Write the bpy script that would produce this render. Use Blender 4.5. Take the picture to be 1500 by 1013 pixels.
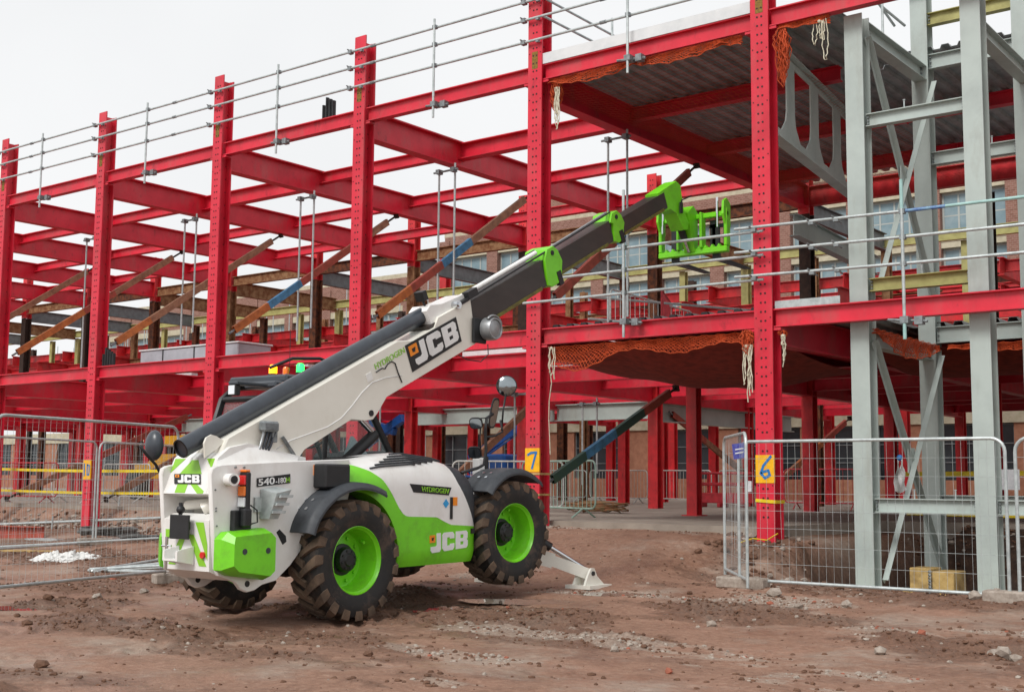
import bpy, math, random
import numpy as np
from mathutils import Vector, Matrix
random.seed(7); RNG = np.random.default_rng(11)
R = math.radians
sc = bpy.context.scene
for o in list(bpy.data.objects): bpy.data.objects.remove(o)
COL = sc.collection

# ---------------- camera (solved from the column grid of the steel frame, metres) ----------------
CAM = Vector((8.931, -17.7215, 1.5))
YAW, PITCH, ROLL = R(37.814), R(6.2356), R(0.4767)
fw = Vector((-math.sin(YAW) * math.cos(PITCH), math.cos(YAW) * math.cos(PITCH), math.sin(PITCH)))
rt = Vector((math.cos(YAW), math.sin(YAW), 0)); up = rt.cross(fw)
rt, up = rt * math.cos(ROLL) + up * math.sin(ROLL), up * math.cos(ROLL) - rt * math.sin(ROLL)
cd = bpy.data.cameras.new('Camera'); cam = bpy.data.objects.new('Camera', cd); COL.objects.link(cam)
cam.matrix_world = Matrix.Translation(CAM) @ Matrix((rt, up, -fw)).transposed().to_4x4()
cd.sensor_width = 36; cd.lens = 1826.66 / 1500 * 36; cd.clip_start = .1; cd.clip_end = 2000
sc.camera = cam

# ---------------- overcast sky and a very soft sun ----------------
SUN_EL, SUN_AZ = R(44), R(178)      # azimuth clockwise from +Y
w = bpy.data.worlds.new('World'); sc.world = w; w.use_nodes = True
nt = w.node_tree; nt.nodes.clear()
out = nt.nodes.new('ShaderNodeOutputWorld'); bg = nt.nodes.new('ShaderNodeBackground')
sky = nt.nodes.new('ShaderNodeTexSky'); sky.sky_type = 'NISHITA'; sky.sun_disc = False
sky.sun_elevation = SUN_EL; sky.sun_rotation = SUN_AZ; sky.dust_density = 4; sky.air_density = 1.0
hs = nt.nodes.new('ShaderNodeHueSaturation'); hs.inputs['Saturation'].default_value = .12
mx = nt.nodes.new('ShaderNodeMix'); mx.data_type = 'RGBA'; mx.inputs[0].default_value = .86
ctc = nt.nodes.new('ShaderNodeTexCoord'); cn = nt.nodes.new('ShaderNodeTexNoise'); cn.inputs['Scale'].default_value = 1.6; cn.inputs['Detail'].default_value = 5; cn.inputs['Roughness'].default_value = .5
cr = nt.nodes.new('ShaderNodeValToRGB'); cr.color_ramp.elements[0].position = .3; cr.color_ramp.elements[1].position = .7; cr.color_ramp.elements[0].color = (.6, .61, .62, 1); cr.color_ramp.elements[1].color = (.72, .725, .73, 1)      # the white cloud layer
nt.links.new(ctc.outputs['Generated'], cn.inputs['Vector']); nt.links.new(cn.outputs[0], cr.inputs[0])
vm = nt.nodes.new('ShaderNodeVectorMath'); vm.operation = 'SCALE'; vm.inputs['Scale'].default_value = 10; nt.links.new(cr.outputs[0], vm.inputs[0]); nt.links.new(vm.outputs[0], mx.inputs[7])
nt.links.new(sky.outputs[0], hs.inputs['Color']); nt.links.new(hs.outputs[0], mx.inputs[6])
nt.links.new(mx.outputs[2], bg.inputs[0]); bg.inputs[1].default_value = .1
nt.links.new(bg.outputs[0], out.inputs[0])
sl = bpy.data.lights.new('sun', 'SUN'); sl.energy = 1.5; sl.angle = R(22); sl.color = (1, .97, .93)
so = bpy.data.objects.new('sun', sl); COL.objects.link(so)
sd = Vector((math.sin(SUN_AZ) * math.cos(SUN_EL), math.cos(SUN_AZ) * math.cos(SUN_EL), math.sin(SUN_EL)))
so.rotation_euler = sd.to_track_quat('Z', 'Y').to_euler(); so.location = (0, -30, 40)
vs = sc.view_settings; vs.view_transform = 'Standard'; vs.look = 'None'; vs.exposure = 0.56; vs.gamma = 1
vs.use_curve_mapping = False
sc.render.engine = 'CYCLES'

# ---------------- helpers ----------------
def U(px, py, ax, v):
    d = fw + rt * ((px - 750) / 1826.66) + up * ((506.5 - py) / 1826.66)
    i = 'xyz'.index(ax); return CAM + d * ((v - CAM[i]) / d[i])
def srgb(h):
    if isinstance(h, str):
        c = [int(h[i:i + 2], 16) / 255 for i in (0, 2, 4)]
        return tuple(x / 12.92 if x <= .04045 else ((x + .055) / 1.055) ** 2.4 for x in c)
    return tuple(h)
MATS = {}
def mat(name, col, rough=.5, metal=0, col2=None, scale=3., mixlo=.4, mixhi=.7, bump=0, bscale=30., spec=.5, coat=0, alpha=1, emit=0, vary=.06, stretch=None, dirt=()):
    m = bpy.data.materials.new(name); m.use_nodes = True; n = m.node_tree; b = n.nodes['Principled BSDF']
    b.inputs['Roughness'].default_value = rough; b.inputs['Metallic'].default_value = metal
    b.inputs['Specular IOR Level'].default_value = spec
    if coat: b.inputs['Coat Weight'].default_value = coat; b.inputs['Coat Roughness'].default_value = .12
    c1 = srgb(col); c2 = srgb(col2) if col2 else tuple(x * (1 - vary * 2.5) for x in c1)
    tc = n.nodes.new('ShaderNodeNewGeometry'); vec = tc.outputs['Position']
    if stretch:
        mp = n.nodes.new('ShaderNodeMapping'); mp.inputs['Scale'].default_value = stretch
        n.links.new(vec, mp.inputs['Vector']); vec = mp.outputs[0]
    nz = n.nodes.new('ShaderNodeTexNoise'); nz.inputs['Scale'].default_value = scale; nz.inputs['Detail'].default_value = 6; nz.inputs['Roughness'].default_value = .65
    n.links.new(vec, nz.inputs['Vector'])
    rp = n.nodes.new('ShaderNodeValToRGB'); rp.color_ramp.elements[0].position = mixlo; rp.color_ramp.elements[1].position = mixhi
    rp.color_ramp.elements[0].color = (*c1, 1); rp.color_ramp.elements[1].color = (*c2, 1)
    n.links.new(nz.outputs[0], rp.inputs[0]); n.links.new(rp.outputs[0], b.inputs['Base Color'])
    last = rp.outputs[0]
    for (dc, da, ds, d0, d1, st) in dirt:
        mp = n.nodes.new('ShaderNodeMapping'); mp.inputs['Scale'].default_value = st; n.links.new(tc.outputs['Position'], mp.inputs['Vector'])
        dn = n.nodes.new('ShaderNodeTexNoise'); dn.inputs['Scale'].default_value = ds; dn.inputs['Detail'].default_value = 9; dn.inputs['Roughness'].default_value = .7; n.links.new(mp.outputs[0], dn.inputs['Vector'])
        dr = n.nodes.new('ShaderNodeMapRange'); dr.inputs[1].default_value = d0; dr.inputs[2].default_value = d1; dr.inputs[4].default_value = da; n.links.new(dn.outputs[0], dr.inputs[0])
        dm = n.nodes.new('ShaderNodeMix'); dm.data_type = 'RGBA'; n.links.new(dr.outputs[0], dm.inputs[0]); n.links.new(last, dm.inputs[6]); dm.inputs[7].default_value = (*srgb(dc), 1); last = dm.outputs[2]
    n.links.new(last, b.inputs['Base Color'])
    mr = n.nodes.new('ShaderNodeMapRange'); mr.inputs[3].default_value = max(.02, rough - .08); mr.inputs[4].default_value = min(1, rough + .1)
    n.links.new(nz.outputs[0], mr.inputs[0]); n.links.new(mr.outputs[0], b.inputs['Roughness'])
    if bump:
        n2 = n.nodes.new('ShaderNodeTexNoise'); n2.inputs['Scale'].default_value = bscale; n2.inputs['Detail'].default_value = 4
        n.links.new(vec, n2.inputs['Vector'])
        bp = n.nodes.new('ShaderNodeBump'); bp.inputs['Strength'].default_value = bump; bp.inputs['Distance'].default_value = .01
        n.links.new(n2.outputs[0], bp.inputs['Height']); n.links.new(bp.outputs[0], b.inputs['Normal'])
    if alpha < 1: b.inputs['Alpha'].default_value = alpha
    if emit:
        b.inputs['Emission Color'].default_value = (*c1, 1); b.inputs['Emission Strength'].default_value = emit
    MATS[name] = m; return m

class MB:
    """collects geometry in world coordinates; build() links it as one mesh object"""
    def __init__(s): s.v = []; s.f = []; s.mi = []; s.cur = 0
    def add(s, vs, fs):
        b = len(s.v); s.v += [tuple(v) for v in vs]; s.f += [tuple(i + b for i in f) for f in fs]; s.mi += [s.cur] * len(fs); return s
    def m(s, i): s.cur = i; return s
    def box(s, a, b):
        x0, y0, z0 = a; x1, y1, z1 = b
        return s.add([(x0,y0,z0),(x1,y0,z0),(x1,y1,z0),(x0,y1,z0),(x0,y0,z1),(x1,y0,z1),(x1,y1,z1),(x0,y1,z1)],
                     [(3,2,1,0),(4,5,6,7),(0,1,5,4),(1,2,6,5),(2,3,7,6),(3,0,4,7)])
    def obox(s, c, ax, ay, az):
        c, ax, ay, az = map(Vector, (c, ax, ay, az))
        vs = [c + ax * i + ay * j + az * k for k in (-1, 1) for i, j in ((-1,-1),(1,-1),(1,1),(-1,1))]
        return s.add(vs, [(3,2,1,0),(4,5,6,7),(0,1,5,4),(1,2,6,5),(2,3,7,6),(3,0,4,7)])
    def bbox(s, a, b, r):
        """box with chamfered edges"""
        a = Vector(a); b = Vector(b); c = (a + b) / 2; h = (b - a) / 2
        r = min(r, h.x * .49, h.y * .49, h.z * .49)
        pts = []; 
        vs = []; idx = {}
        for sx in (-1, 1):
            for sy in (-1, 1):
                for sz in (-1, 1):
                    for k in range(3):
                        p = [sx * (h.x - (0 if k == 0 else r)), sy * (h.y - (0 if k == 1 else r)), sz * (h.z - (0 if k == 2 else r))]
                        idx[(sx, sy, sz, k)] = len(vs); vs.append((c.x + p[0], c.y + p[1], c.z + p[2]))
        fs = []
        q = ((-1,-1),(1,-1),(1,1),(-1,1))
        for sg in (-1, 1):
            f0 = [idx[(sg, i, j, 0)] for i, j in q]; f1 = [idx[(i, sg, j, 1)] for i, j in q]; f2 = [idx[(i, j, sg, 2)] for i, j in q]
            fs += [f0 if sg > 0 else f0[::-1], f1[::-1] if sg > 0 else f1, f2 if sg > 0 else f2[::-1]]
        for i in (-1, 1):
            for j in (-1, 1):
                fs.append([idx[(i,j,-1,0)], idx[(i,j,-1,1)], idx[(i,j,1,1)], idx[(i,j,1,0)]])
                fs.append([idx[(i,-1,j,0)], idx[(i,-1,j,2)], idx[(i,1,j,2)], idx[(i,1,j,0)]])
                fs.append([idx[(-1,i,j,1)], idx[(-1,i,j,2)], idx[(1,i,j,2)], idx[(1,i,j,1)]])
                for k in (-1, 1): fs.append([idx[(i,j,k,0)], idx[(i,j,k,1)], idx[(i,j,k,2)]])
        return s.add(vs, fs)
    def frame(s, d):
        d = Vector(d).normalized(); a = Vector((0, 0, 1)) if abs(d.z) < .95 else Vector((1, 0, 0))
        u = d.cross(a).normalized(); return u, u.cross(d)
    def tube(s, p0, p1, r, n=8, r1=None, cap=True):
        p0 = Vector(p0); p1 = Vector(p1); u, v = s.frame(p1 - p0); r1 = r if r1 is None else r1
        vs = [p + (u * math.cos(2 * math.pi * i / n) + v * math.sin(2 * math.pi * i / n)) * q for p, q in ((p0, r), (p1, r1)) for i in range(n)]
        fs = [(i, (i + 1) % n, n + (i + 1) % n, n + i) for i in range(n)]
        if cap: fs += [tuple(range(n))[::-1], tuple(range(n, 2 * n))]
        return s.add(vs, fs)
    def path(s, pts, r, n=6, closed=False, flat=1.):
        pts = [Vector(p) for p in pts]; N = len(pts); vs = []; rs = r if isinstance(r, (list, tuple)) else [r] * N
        u = None
        for i, p in enumerate(pts):
            a = pts[(i - 1) % N] if (closed or i > 0) else p; b = pts[(i + 1) % N] if (closed or i < N - 1) else p
            d = (b - a).normalized()
            if u is None: u, v = s.frame(d)
            else:
                u = (u - d * u.dot(d)).normalized(); v = u.cross(d)
            for k in range(n): vs.append(p + (u * math.cos(2 * math.pi * k / n) + v * flat * math.sin(2 * math.pi * k / n)) * rs[i])
        fs = []
        for i in range(N if closed else N - 1):
            j = (i + 1) % N
            fs += [(i * n + k, i * n + (k + 1) % n, j * n + (k + 1) % n, j * n + k) for k in range(n)]
        if not closed: fs += [tuple(range(n))[::-1], tuple(range((N - 1) * n, N * n))]
        return s.add(vs, fs)
    def extr(s, prof, p0, p1, side, upv, cap=True):
        """extrude 2D profile (side,up) from p0 to p1"""
        p0 = Vector(p0); p1 = Vector(p1); sd_ = Vector(side); uv = Vector(upv); n = len(prof)
        vs = [p + sd_ * a + uv * b for p in (p0, p1) for a, b in prof]
        fs = [(i, (i + 1) % n, n + (i + 1) % n, n + i) for i in range(n)]
        if cap: fs += [tuple(range(n))[::-1], tuple(range(n, 2 * n))]
        return s.add(vs, fs)
    def ibeam(s, p0, p1, h, b, tw=.012, tf=.02, upv=(0, 0, 1)):
        """I section whose TOP centre runs p0->p1"""
        d = (Vector(p1) - Vector(p0)).normalized(); uv = Vector(upv); uv = (uv - d * uv.dot(d)).normalized(); sd_ = d.cross(uv)
        B, t = b / 2, tw / 2
        prof = [(-B, 0), (-B, -tf), (-t, -tf), (-t, -h + tf), (-B, -h + tf), (-B, -h), (B, -h), (B, -h + tf), (t, -h + tf), (t, -tf), (B, -tf), (B, 0)]
        n0 = len(s.f); s.extr(prof, p0, p1, sd_, uv, cap=False)
        k = len(s.v) - 24
        for o in (0, 12):
            for q in ((0, 1, 10, 11), (4, 5, 6, 7), (2, 3, 8, 9)):
                s.f.append(tuple(k + o + i for i in (q if o else q[::-1]))); s.mi.append(s.cur)
        return s
    def chan(s, p0, p1, h, b, t, upv):
        d = (Vector(p1) - Vector(p0)).normalized(); uv = Vector(upv); uv = (uv - d * uv.dot(d)).normalized(); sd_ = d.cross(uv); H = h / 2
        return s.extr([(0, -H), (b, -H), (b, -H + t), (t, -H + t), (t, H - t), (b, H - t), (b, H), (0, H)], p0, p1, sd_, uv)
    def prism(s, poly, ax, a, b):
        """poly of 2D points in the other two axes, extruded along ax from a to b"""
        i = 'xyz'.index(ax); n = len(poly); o = [k for k in range(3) if k != i]; vs = []
        for v in (a, b):
            for p in poly:
                q = [0, 0, 0]; q[i] = v; q[o[0]] = p[0]; q[o[1]] = p[1]; vs.append(q)
        return s.add(vs, [(k, (k + 1) % n, n + (k + 1) % n, n + k) for k in range(n)] + [tuple(range(n))[::-1], tuple(range(n, 2 * n))])
    def lathe(s, prof, c, axis, n=32):
        c = Vector(c); axis = Vector(axis).normalized(); u, v = s.frame(axis); m = len(prof); vs = []
        for k in range(n):
            a = 2 * math.pi * k / n
            for r, h in prof: vs.append(c + axis * h + (u * math.cos(a) + v * math.sin(a)) * r)
        fs = [(k * m + i, ((k + 1) % n) * m + i, ((k + 1) % n) * m + i + 1, k * m + i + 1) for k in range(n) for i in range(m - 1)]
        return s.add(vs, fs)
    def grid(s, f, nu, nv):
        vs = [f(i / nu, j / nv) for j in range(nv + 1) for i in range(nu + 1)]
        return s.add(vs, [(j * (nu + 1) + i, j * (nu + 1) + i + 1, (j + 1) * (nu + 1) + i + 1, (j + 1) * (nu + 1) + i) for j in range(nv) for i in range(nu)])
    def ball(s, c, r, n=8, m=6, sc_=(1, 1, 1)):
        c = Vector(c); vs = []; fs = []
        for j in range(m + 1):
            t = math.pi * j / m
            for i in range(n):
                a = 2 * math.pi * i / n; vs.append((c.x + r * sc_[0] * math.sin(t) * math.cos(a), c.y + r * sc_[1] * math.sin(t) * math.sin(a), c.z + r * sc_[2] * math.cos(t)))
        for j in range(m):
            for i in range(n): fs.append((j * n + i, (j + 1) * n + i, (j + 1) * n + (i + 1) % n, j * n + (i + 1) % n))
        return s.add(vs, fs)
    def mesh(s, name, org=(0, 0, 0), smooth=False, weld=False):
        import bmesh
        me = bpy.data.meshes.new(name); ox, oy, oz = org
        me.from_pydata([(x - ox, y - oy, z - oz) for x, y, z in s.v], [], s.f)
        me.polygons.foreach_set('material_index', s.mi)
        bm = bmesh.new(); bm.from_mesh(me)
        if weld: bmesh.ops.remove_doubles(bm, verts=bm.verts, dist=1e-4)
        bmesh.ops.recalc_face_normals(bm, faces=bm.faces); bm.to_mesh(me); bm.free()
        if smooth:
            me.polygons.foreach_set('use_smooth', [True] * len(me.polygons))
            if smooth != 'all': me.set_sharp_from_angle(angle=R(smooth if smooth > 1 else 35))
        return me
    def build(s, name, mats, parent=None, smooth=False, weld=False, **kw):
        org = wpos(parent) if parent else (kw.pop('org', None) or s.base())
        kw.pop('org', None)
        me = s.mesh(name, org, smooth, weld)
        for m_ in (mats if isinstance(mats, (list, tuple)) else [mats]): me.materials.append(MATS[m_] if isinstance(m_, str) else m_)
        o = bpy.data.objects.new(name, me); COL.objects.link(o)
        if parent: o.parent = parent; WP[o.name] = org
        else: o.location = org; WP[o.name] = tuple(org)
        tag(o, **kw); return o
    def base(s):
        a = np.array(s.v); lo = a.min(0); hi = a.max(0); return ((lo[0] + hi[0]) / 2, (lo[1] + hi[1]) / 2, lo[2])
WP = {}
def wpos(o): return WP[o.name]
def tag(o, label=None, cat=None, group=None, kind=None):
    if label: o['label'] = label
    if cat: o['category'] = cat
    if group: o['group'] = group
    if kind: o['kind'] = kind
    return o
def thing(name, loc, label, cat, group=None):
    o = bpy.data.objects.new(name, None); COL.objects.link(o); o.location = loc; o.empty_display_size = .2
    WP[o.name] = tuple(loc); return tag(o, label, cat, group)
def copy_tree(o, loc, rz=None, parent=None, **kw):
    c = o.copy(); COL.objects.link(c); c.parent = parent
    if parent is None:
        c.location = loc
        if rz is not None: c.rotation_euler = (0, 0, rz)
    for ch in o.children: copy_tree(ch, None, None, c)
    tag(c, **kw); return c
def text_mesh(txt, size, bold=.0, depth=.004, shear=0):
    """flat lettering as mesh data: verts in (x right, y up), centred"""
    cu = bpy.data.curves.new('t', 'FONT'); cu.body = txt; cu.size = size; cu.offset = bold; cu.extrude = depth / 2; cu.align_x = 'CENTER'; cu.align_y = 'CENTER'; cu.shear = shear
    ob = bpy.data.objects.new('t', cu); COL.objects.link(ob)
    me = bpy.data.meshes.new_from_object(ob.evaluated_get(bpy.context.evaluated_depsgraph_get()))
    vs = [tuple(v.co) for v in me.vertices]; fs = [tuple(p.vertices) for p in me.polygons]
    bpy.data.objects.remove(ob); bpy.data.curves.remove(cu); bpy.data.meshes.remove(me)
    return vs, fs
def put2d(mb, vs, fs, o, ex, ey, ez):
    o, ex, ey, ez = map(Vector, (o, ex, ey, ez)); mb.add([o + ex * x + ey * y + ez * z for x, y, z in vs], fs)
# 2-D noise for terrain and wobble
def _hash(ix, iy, seed):
    h = (ix * 374761393 + iy * 668265263 + seed * 1442695041) & 0xffffffff
    h = ((h ^ (h >> 13)) * 1274126177) & 0xffffffff
    return ((h ^ (h >> 16)) & 0xffff) / 65535.
def vnoise(x, y, seed=0):
    x = np.asarray(x, float); y = np.asarray(y, float)
    ix = np.floor(x).astype(np.int64); iy = np.floor(y).astype(np.int64); fx = x - ix; fy = y - iy
    fx = fx * fx * (3 - 2 * fx); fy = fy * fy * (3 - 2 * fy)
    a = _hash(ix, iy, seed); b = _hash(ix + 1, iy, seed); c = _hash(ix, iy + 1, seed); d = _hash(ix + 1, iy + 1, seed)
    return (a * (1 - fx) + b * fx) * (1 - fy) + (c * (1 - fx) + d * fx) * fy
def fbm(x, y, o=4, seed=0):
    s = 0; a = .5; t = 0
    for k in range(o): s = s + a * vnoise(x * 2 ** k, y * 2 ** k, seed + k * 17); t += a; a *= .55
    return s / t - .5
def sstep(a, b, x):
    t = np.clip((np.asarray(x, float) - a) / (b - a), 0, 1); return t * t * (3 - 2 * t)

# ---------------- materials ----------------
mat('red', 'd4223a', .42, col2='ba182e', scale=1.2, bump=.05, bscale=60, dirt=(('8a6a62', .55, 1.7, .5, .78, (1, 1, .35)), ('5c0c18', .55, 4.5, .58, .72, (1, 1, .5)), ('6a3418', .8, 11, .69, .75, (1, 1, .6))))
mat('red_dusty', 'd2282f', .46, col2='b42228', scale=2.5, mixlo=.42, mixhi=.62, bump=.06, dirt=(('7a5a50', .5, 1.5, .5, .75, (1, 1, .5)), ('5a1016', .6, 4, .56, .7, (1, 1, .6))))
mat('rivet', '3c060e', .6)
mat('primer', '8a6a20', .7, col2='5a4416', scale=30)
mat('rust', '6b3a1c', .85, col2='3a2115', scale=7, mixlo=.38, mixhi=.6, bump=.3, bscale=40)
mat('rust_dark', '3c2a20', .85, col2='251a16', scale=8, bump=.3)
mat('rust_pale', '8d6b4a', .85, col2='6a4022', scale=5, mixlo=.4, mixhi=.6, bump=.3)
mat('olive', 'a8a468', .6, col2='8c8650', scale=4)
mat('oldgrey', '6d7274', .6, col2='56595a', scale=5)
mat('greysteel', 'adb8b3', .45, col2='9fa9a5', scale=1.5, bump=.04, dirt=(('7d7466', .45, 2, .55, .78, (1, 1, .3)), ('6b4a34', .5, 14, .7, .76, (1, 1, 1))))
mat('galv', 'bcc3c3', .42, metal=.35, col2='9aa2a2', scale=9)
mat('galv_dark', '8c9294', .5, metal=.4, col2='64696b', scale=14)
mat('deck', 'a4a8a8', .48, metal=.3, col2='85898a', scale=3, dirt=(('6a4a38', .5, 2.2, .5, .7, (1, .4, 1)),))
mat('white_trim', 'd8dadb', .4, col2='c2c6c8', scale=2)
mat('net', 'c04a1c', .8, col2='9a3a16', scale=8)
mat('net_dark', '8a2a1c', .85, col2='641c12', scale=6)
mat('rope', 'd2cdb8', .8, col2='b5ae98', scale=20)
mat('yellow_paint', 'f0b400', .55, col2='d79a00', scale=9)
mat('blue_paint', '1f6fb0', .55)
mat('tape', 'e3c81e', .5, col2='c7ac10', scale=5)
mat('conc', '9b9084', .85, col2='7d7268', scale=1.3, mixlo=.35, mixhi=.7, bump=.25, bscale=18)
mat('conc_pale', 'b3aca2', .85, col2='8f877d', scale=6, bump=.2)
mat('ply', 'c2a56a', .75, col2='a6874e', scale=7, bump=.15, dirt=(('5e4a36', .7, 3, .5, .7, (1, 1, 1)),))
mat('black', '17181a', .45, col2='222427', scale=8)
mat('cloth_white', 'd9d9d6', .8, col2='c4c4c2', scale=10)
# ================= ground =================
PUD = []   # (x, y, rx, ry, angle)
for (px, py, rx, ry, an) in ((645, 886, .95, .62, .5), (765, 882, .85, .5, .55), (895, 876, .5, .36, .6), (50, 885, .9, .35, .5)):
    q = U(px, py, 'z', .03); PUD.append((q.x, q.y, rx, ry, an))
def churn(x, y): return np.clip(fbm(np.asarray(x, float) * .45 + 5, np.asarray(y, float) * .8, 5, 21) * 4.2 + .22 + .5 * fbm(np.asarray(x, float) * 2.7, np.asarray(y, float) * 3.6, 3, 23), 0, 1) * (1 - .85 * sstep(-5, -3.4, y) * sstep(-8, -6.5, x) * (1 - sstep(-.8, .2, x)))
def palem(x, y):
    x = np.asarray(x, float); y = np.asarray(y, float); return np.clip(fbm(x * .5, y * 1.2, 5, 77) * 4.5 - .1 + 1.2 * fbm(x * 2.3, y * 4, 3, 79), 0, 1) * sstep(-8.5, -5.0, x + .8 * y)
def base_h(x, y):
    x = np.asarray(x, float); y = np.asarray(y, float)
    mid = .10 * sstep(-7, -4, y) + .63 * sstep(-4.0, -.2, y)
    left = .10 * sstep(-7, -4, y) + .20 * sstep(-4, -.5, y) + .45 * sstep(.25, 1.1, y)
    rgt = .10 * sstep(-7, -4, y) + .45 * sstep(-2.2, .2, y) * (1 - sstep(.35, 1.3, x)) + .07 * sstep(-4, -2.6, y) - .17 * sstep(-2.4, -.7, y) * sstep(.6, 1.3, x)
    a = sstep(-8.5, -6.2, x); b = sstep(-1.2, .35, x)
    h = left * (1 - a) + mid * a; h = h * (1 - b) + rgt * b
    pit = sstep(.55, 1.5, x) * sstep(-.45, .35, y) * (1 - sstep(20, 24, x))
    back = .85 * sstep(3.9, 4.7, y) + .15 * sstep(4.6, 5.7, y)
    floor_ = -1.5 + 2.3 * back
    h = h * (1 - pit) + floor_ * pit
    return h
def ground_h(x, y, fine=True):
    h = base_h(x, y)
    near = 1 - sstep(2, 8, y)
    h = h + near * .07 * fbm(x * .35, y * .35, 3, 3) + near * .05 * fbm(x * 1.3, y * 1.3, 3, 9)
    if fine:
        m = churn(x, y)          # churned patches
        c = np.abs(fbm(x * 4.2, y * 4.2, 3, 33)); h = h + near * (.012 + .075 * m) * (.5 - c * 2.2) * .6
        m2 = sstep(.45, .9, m); lump = 1 - np.abs(fbm(x * 6.5, y * 8.5, 3, 45)) * 3.2
        h = h + near * (.03 * fbm(x * 11, y * 11, 2, 40) * (.25 + m) + .05 * m2 * np.clip(lump, 0, 1) ** 2)
        pt = sstep(.6, 1.4, np.asarray(x, float)) * sstep(-.6, .2, y)
        h = h + pt * near * .22 * fbm(x * 1.8, y * 1.8, 4, 55)
        bank = np.exp(-((np.asarray(y, float) + .1) / .8) ** 2) * near * (1 - sstep(-7.5, -6, x) * (1 - sstep(-1.2, -.2, x)))
        h = h + bank * .16 * fbm(x * 2.6, y * 2.6, 4, 61)
        # tyre ruts running to the ramp
        for xr in (-.9, -2.9):
            r = np.exp(-((np.asarray(x, float) - xr - .25 * np.sin(y * .5)) / .26) ** 2) * (1 - sstep(-6.5, -4, y))
            h = h - .035 * r + .02 * r * np.tanh(3 * np.sin((np.asarray(y, float)) * 22 + np.abs(np.asarray(x, float) - xr) * 18)) * (.4 + churn(x + 3, y))
    for (cx, cy, rx, ry, an) in PUD:
        dx = x - cx; dy = y - cy; u = (dx * math.cos(an) + dy * math.sin(an)) / rx; v = (-dx * math.sin(an) + dy * math.cos(an)) / ry
        rr_ = np.sqrt(u * u + v * v) + .55 * fbm(x * 3.1 + cx, y * 5.1, 3, 5); g = 1 - sstep(.55, 1.15, rr_); h = h * (1 - g) + (base_h(cx, cy) - .03) * g
    return h
def spaced(a, b, d, lo, hi, k=1.13):
    c = list(np.arange(a, b + 1e-6, d)); s = d; x = c[-1]
    while x < hi: s *= k; x += s; c.append(x)
    s = d; x = c[0]; pre = []
    while x > lo: s *= k; x -= s; pre.append(x)
    return np.array(pre[::-1] + c)
gx = spaced(-14, 9.5, .042, -420, 320); gy = spaced(-12.8, .8, .042, -60, 620)
XX, YY = np.meshgrid(gx, gy); HH = ground_h(XX, YY)
nx, ny = len(gx), len(gy)
me = bpy.data.meshes.new('ground')
vv = np.stack([XX, YY, HH], -1).reshape(-1, 3)
ii = (np.arange(ny - 1)[:, None] * nx + np.arange(nx - 1)[None]).reshape(-1)
ff = np.stack([ii, ii + 1, ii + 1 + nx, ii + nx], -1)
me.vertices.add(len(vv)); me.vertices.foreach_set('co', vv.reshape(-1)); me.loops.add(ff.size); me.loops.foreach_set('vertex_index', ff.reshape(-1))
me.polygons.add(len(ff)); me.polygons.foreach_set('loop_start', np.arange(0, ff.size, 4)); me.polygons.foreach_set('loop_total', np.full(len(ff), 4)); me.polygons.foreach_set('use_smooth', np.ones(len(ff), bool)); me.update()
for nm_, arr in (('churn', churn(XX, YY)), ('pale', palem(XX, YY))):
    at_ = me.attributes.new(nm_, 'FLOAT', 'POINT'); at_.data.foreach_set('value', np.ascontiguousarray(arr.reshape(-1), dtype=np.float32))
gm = bpy.data.materials.new('mud'); gm.use_nodes = True; n = gm.node_tree; b = n.nodes['Principled BSDF']; L = n.links.new
pos = n.nodes.new('ShaderNodeNewGeometry').outputs['Position']
def nz(scale, det=5, ro=.6):
    t = n.nodes.new('ShaderNodeTexNoise'); t.inputs['Scale'].default_value = scale; t.inputs['Detail'].default_value = det; t.inputs['Roughness'].default_value = ro; L(pos, t.inputs['Vector']); return t.outputs[0]
def ramp(v, stops):
    r = n.nodes.new('ShaderNodeValToRGB'); e = r.color_ramp.elements
    while len(e) < len(stops): e.new(.5)
    for k, (p, c) in enumerate(stops): e[k].position = p; e[k].color = (*srgb(c), 1) if isinstance(c, str) else (c, c, c, 1)
    L(v, r.inputs[0]); return r.outputs[0]
def mixc(f, a, bb):
    m = n.nodes.new('ShaderNodeMix'); m.data_type = 'RGBA'; L(f, m.inputs[0]); L(a, m.inputs[6]); L(bb, m.inputs[7]); return m.outputs[2]
c1 = ramp(nz(.9, 8, .7), [(.34, '6c4e40'), (.5, '916d59'), (.66, 'a57e6a')])
c2 = ramp(nz(14, 6, .75), [(.3, '583d2f'), (.5, '8a6855'), (.72, 'b29583')])
c = mixc(ramp(nz(3.1, 4), [(.3, .3), (.7, .62)]), c1, c2)
vo = n.nodes.new('ShaderNodeTexVoronoi'); vo.inputs['Scale'].default_value = 26; L(pos, vo.inputs['Vector'])
sp = ramp(vo.outputs['Distance'], [(.1, 1.), (.2, 0.)]); spm = n.nodes.new('ShaderNodeMath'); spm.operation = 'MULTIPLY'; L(sp, spm.inputs[0]); L(ramp(nz(2.2, 4), [(.46, 0.), (.6, .75)]), spm.inputs[1])
c = mixc(spm.outputs[0], c, ramp(nz(40, 2), [(.35, '8c7362'), (.5, 'b9a899'), (.62, 'a2614a')]))
c = mixc(ramp(nz(.55, 6, .7), [(.5, 0.), (.68, .75)]), c, ramp(nz(9, 5), [(.35, '8f8276'), (.65, 'b0a294')]))    # pale mortar dust
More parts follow.
